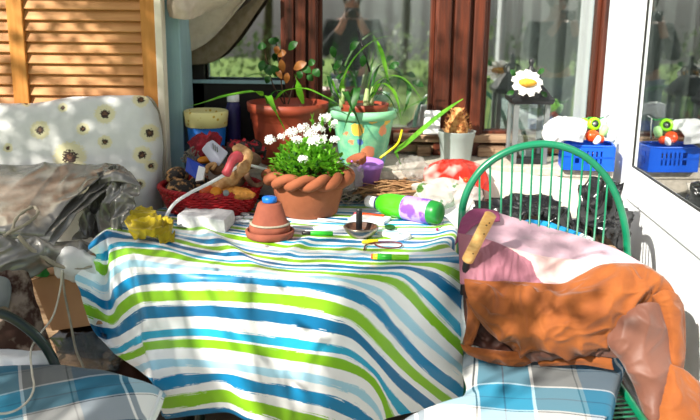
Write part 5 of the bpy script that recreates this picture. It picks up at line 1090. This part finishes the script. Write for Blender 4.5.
for i, (x, y, h) in enumerate(((-3.5, -9, 4.5), (1.0, -11, 5.0), (4.5, -9.5, 4.2), (7.5, -7, 4.5), (-7, -6, 4.0), (-2, -13, 5.5))):
    tree('%s garden tree reflected in the window panes' % ('tall light', 'broad', 'round', 'dense', 'low', 'distant')[i], x, y, h, [(rg.uniform(-.9, .9), rg.uniform(-.5, .5), rg.uniform(-1.2, .8), rg.uniform(.7, 1.1)) for k in range(6)], 260, .16)
for i, (x0, x1, y) in enumerate(((-8, -1.5, -7.5), (0, 8, -8))):
    bm = B()
    for k in range(14): leafcloud(bm, (x0 + (x1 - x0) * k / 13, y + rg.uniform(-.2, .2), .6), (.5, .4, .6), 110, .13)
    tag(obj('hedge', bm, M['tree'], smooth=False), ('left', 'right')[i] + ' garden hedge reflected in the window panes', 'hedge')

# the person taking the photograph, mirrored in the panes
def skinmesh(name, pts, edges, m, parent=None, sub=2, root=0):
    me = bpy.data.meshes.new(name); me.from_pydata([p[0] for p in pts], edges, []); o = bpy.data.objects.new(name, me); C.objects.link(o)
    if parent is not None:
        o.parent = parent
        o.matrix_parent_inverse = Matrix.Translation(-parent.location) if parent.parent is None else Matrix.Identity(4)
    md = o.modifiers.new('skin', 'SKIN'); 
    for i, p in enumerate(pts): me.skin_vertices[0].data[i].radius = p[1] if isinstance(p[1], tuple) else (p[1], p[1])
    me.skin_vertices[0].data[root].use_root = True
    md.use_smooth_shade = True; s = o.modifiers.new('sub', 'SUBSURF'); s.levels = s.render_levels = sub; me.materials.append(m); return o
QY = -.42
pe = thing('person', 'person in a dark jacket and blue shirt holding a camera up, mirrored in the panes', 'person', V((0, QY, .012)))
bp = [((0, QY, .86), (.12, .09)), ((0, QY, 1.05), (.12, .09)), ((0, QY, 1.20), (.14, .10)), ((0, QY + .01, 1.29), .06), ((0, QY + .02, 1.35), .055), ((0, QY + .04, 1.43), (.07, .085)), ((0, QY + .04, 1.50), (.06, .075))]
be = [(0, 1), (1, 2), (2, 3), (3, 4), (4, 5), (5, 6)]
for s in (-1, 1):
    i = len(bp); bp += [((s * .17, QY, 1.25), .055), ((s * .23, QY + .08, 1.03), .043), ((s * .09, QY + .22, 1.22), .034), ((s * .065, QY + .25, 1.28), .030), ((s * .055, QY + .265, 1.32), .026)]
    be += [(2, i), (i, i + 1), (i + 1, i + 2), (i + 2, i + 3), (i + 3, i + 4)]
    j = len(bp); bp += [((s * .09, QY, .80), .085), ((s * .10, QY + .02, .46), .058), ((s * .10, QY - .02, .10), .042), ((s * .11, QY + .10, .05), .035)]
    be += [(0, j), (j, j + 1), (j + 1, j + 2), (j + 2, j + 3)]
body = skinmesh('body', bp, be, M['skin'], pe)
jp_ = [((0, QY, .82), (.16, .12)), ((0, QY, 1.05), (.155, .115)), ((0, QY, 1.21), (.165, .12)), ((0, QY + .005, 1.28), .085)]; je = [(0, 1), (1, 2), (2, 3)]
for s in (-1, 1):
    i = len(jp_); jp_ += [((s * .18, QY, 1.24), .075), ((s * .235, QY + .08, 1.02), .060), ((s * .095, QY + .215, 1.21), .046)]; je += [(2, i), (i, i + 1), (i + 1, i + 2)]
skinmesh('jacket', jp_, je, M['dk'], pe)
tp_ = [((0, QY, .86), (.15, .11))]; te = []
for s in (-1, 1):
    i = len(tp_); tp_ += [((s * .095, QY, .78), .10), ((s * .10, QY + .02, .46), .075), ((s * .10, QY - .02, .12), .065)]; te += [(0, i), (i, i + 1), (i + 1, i + 2)]
skinmesh('trousers', tp_, te, M['jean'], pe)
bm = B(); blob(bm, (0, QY + .025, 1.475), (.085, .105, .095), .06, 12, 3, 4)
for v in [v for v in bm.verts if v.co.y > QY + .085 and v.co.z < 1.50]: v.co.y = QY + .085 + (v.co.y - QY - .085) * .1
obj('hair', bm, M['hair'], pe)
for s in (-1, 1):
    bm = B(); bmesh.ops.create_icosphere(bm, subdivisions=2, radius=.011, matrix=Matrix.Translation((s * .03, QY + .115, 1.435))); obj('eye', bm, M['white'], body)
bm = B(); blob(bm, (0, QY + .128, 1.41), (.013, .018, .022), .02, 20, 1, 3); obj('nose', bm, M['skin'], body)
for s in (-1, 1):
    for k in range(5):
        f0 = V((s * (.058 - .004 * k), QY + .262, 1.325 + .014 * (k - 1))); L = (.05, .06, .065, .06, .048)[k]
        if k == 0: pth = [f0, f0 + V((-s * .004, .02, -.012)), f0 + V((-s * .02, .035, -.014))]
        else: pth = [f0, f0 + V((s * .006, L * .5, .004)), f0 + V((-s * .012, L * .9, .004)), f0 + V((-s * .03, L * .95, .002))]
        bm = B(); tube(bm, curve(pth, 10), [.0085 - .0003 * q for q in range(11)], 8); obj('finger', bm, M['skin'], body)
ck = thing('camera_body', 'black camera held up in both hands, mirrored in the panes', 'camera', V((0, -.16, 1.31)))
bm = B(); box(bm, (0, -.13, 1.345), (.11, .055, .075)); obj('casing', bm, M['black'], ck, smooth=False, bevel=.008)
bm = B(); spin(bm, (0, -.105, 1.345), [(.0, 0), (.034, 0), (.034, .04), (.03, .045), (.028, .03), (0, .03)], 24, axis=V((0, 1, -.2))); obj('lens_barrel', bm, M['black'], ck)
SPRAYS = [(20, 40, 2.8, .16, 60), (110, 40, 2.8, .16, 80), (165, 60, 2.85, .08, 60), (20, 130, 2.65, .14, 300), (100, 140, 2.6, .15, 300), (150, 170, 2.6, .12, 260), (110, 210, 2.35, .10, 160), (5, 230, 2.3, .07, 50),
 (20, 290, 2.15, .13, 340), (60, 300, 2.2, .11, 220), (30, 350, 2.05, .10, 200), (90, 350, 2.1, .09, 160), (20, 400, 1.9, .08, 160), (70, 395, 1.92, .08, 140), (190, 60, 3.0, .13, 380), (235, 60, 3.0, .12, 320), (200, 140, 2.8, .12, 340), (240, 150, 2.7, .10, 160), (185, 190, 2.55, .10, 240), (215, 175, 2.6, .07, 80),
 (170, 248, 2.25, .05, 50), (225, 250, 2.2, .03, 22), (340, 40, 3.1, .12, 120), (420, 60, 3.1, .12, 90), (330, 250, 2.15, .06, 30), (430, 330, 2.05, .06, 40), (500, 240, 2.2, .05, 25), (470, 340, 2.0, .05, 40), (125, 350, 2.05, .06, 120), (545, 245, 2.15, .05, 45), (510, 315, 2.0, .06, 70), (120, 320, 2.12, .05, 90), (600, 330, 2.0, .04, 12), (400, 330, 2.0, .05, 20)]
SKY, SUN, EXPO = .105, 8.8, 0.14
SD = V((.54, .60, -.59)).normalized()
# shade tree up-sun: leaf sprays hang between the sun and the left of the terrace
stree = thing('shade_tree', 'tree overhanging the terrace from the left, out of the picture, casting dappled shade', 'tree', V((-3.6, -2.2, 0)))
bm = B(); tube(bm, curve([(-3.6, -2.2, 0), (-3.5, -2.1, 1.4), (-3.4, -1.9, 3.2), (-3.1, -1.6, 4.6)], 20), [.16 - .004 * k for k in range(21)], 12); obj('trunk', bm, M['bark'], stree)
rs = random.Random(11)
def sunspot(x, y, Y, t): return P(x, y, Y) - SD * t
bmL = B(); bmB = B()
def spray(x, y, Y, rad, n, size=.06, t0=3.0, t1=4.6):
    """leaves of one bough, spread about a point up-sun"""
    c = sunspot(x, y, Y, rs.uniform(t0, t1))
    for k in range(n):
        p = c + V((rs.gauss(0, rad), rs.gauss(0, rad), rs.gauss(0, rad * .6))); q = V((rs.gauss(0, 1), rs.gauss(0, 1), rs.gauss(0, .6))).normalized(); cross_leaf(bmL, p, q, size * rs.uniform(.6, 1.3), size * .3)
    b = V((-3.4, -1.9, 3.2)); tube(bmB, curve([b, b.lerp(c, .5) + V((rs.uniform(-.1, .1), rs.uniform(-.1, .1), .25)), c], 8), [.02, .017, .014, .011, .009, .007, .005, .004, .003], 6)
for (x, y, Y, rad, n) in SPRAYS: spray(x, y, Y, rad, n)
for (x, y, Y) in ((232, 312, 1.96), (300, 372, 1.95), (332, 345, 1.96), (262, 285, 1.97), (560, 300, 1.98), (600, 245, 2.12), (250, 250, 2.2)): spray(x, y, Y, .05, 3, .04, 1.5, 2.0)
obj('foliage', bmL, M['tree'], stree, smooth=False); obj('boughs', bmB, M['bark'], stree)

# ================================================================== LIGHT
w = bpy.data.worlds.new('sky'); scn.world = w; w.use_nodes = True; nt = w.node_tree; nt.nodes.clear()
wo = nt.nodes.new('ShaderNodeOutputWorld'); bg = nt.nodes.new('ShaderNodeBackground'); sk = nt.nodes.new('ShaderNodeTexSky')
sk.sky_type = 'NISHITA'; sk.sun_disc = False; sk.sun_elevation = R(40); sk.sun_rotation = R(230); sk.air_density = 1.0; sk.dust_density = 2.0
hs = nt.nodes.new('ShaderNodeHueSaturation'); hs.inputs['Saturation'].default_value = .35
nt.links.new(sk.outputs[0], hs.inputs['Color']); nt.links.new(hs.outputs[0], bg.inputs[0]); bg.inputs[1].default_value = SKY; nt.links.new(bg.outputs[0], wo.inputs[0])
sl = bpy.data.lights.new('sun', 'SUN'); sl.energy = SUN; sl.angle = R(.53); sl.color = (1, .93, .82)
so = bpy.data.objects.new('sun', sl); C.objects.link(so); so.location = (-4, -4, 6); so.rotation_euler = SD.to_track_quat('-Z', 'Y').to_euler()
vs_ = scn.view_settings; vs_.view_transform = 'Standard'; vs_.look = 'None'; vs_.gamma = 1; vs_.exposure = EXPO; vs_.use_curve_mapping = False
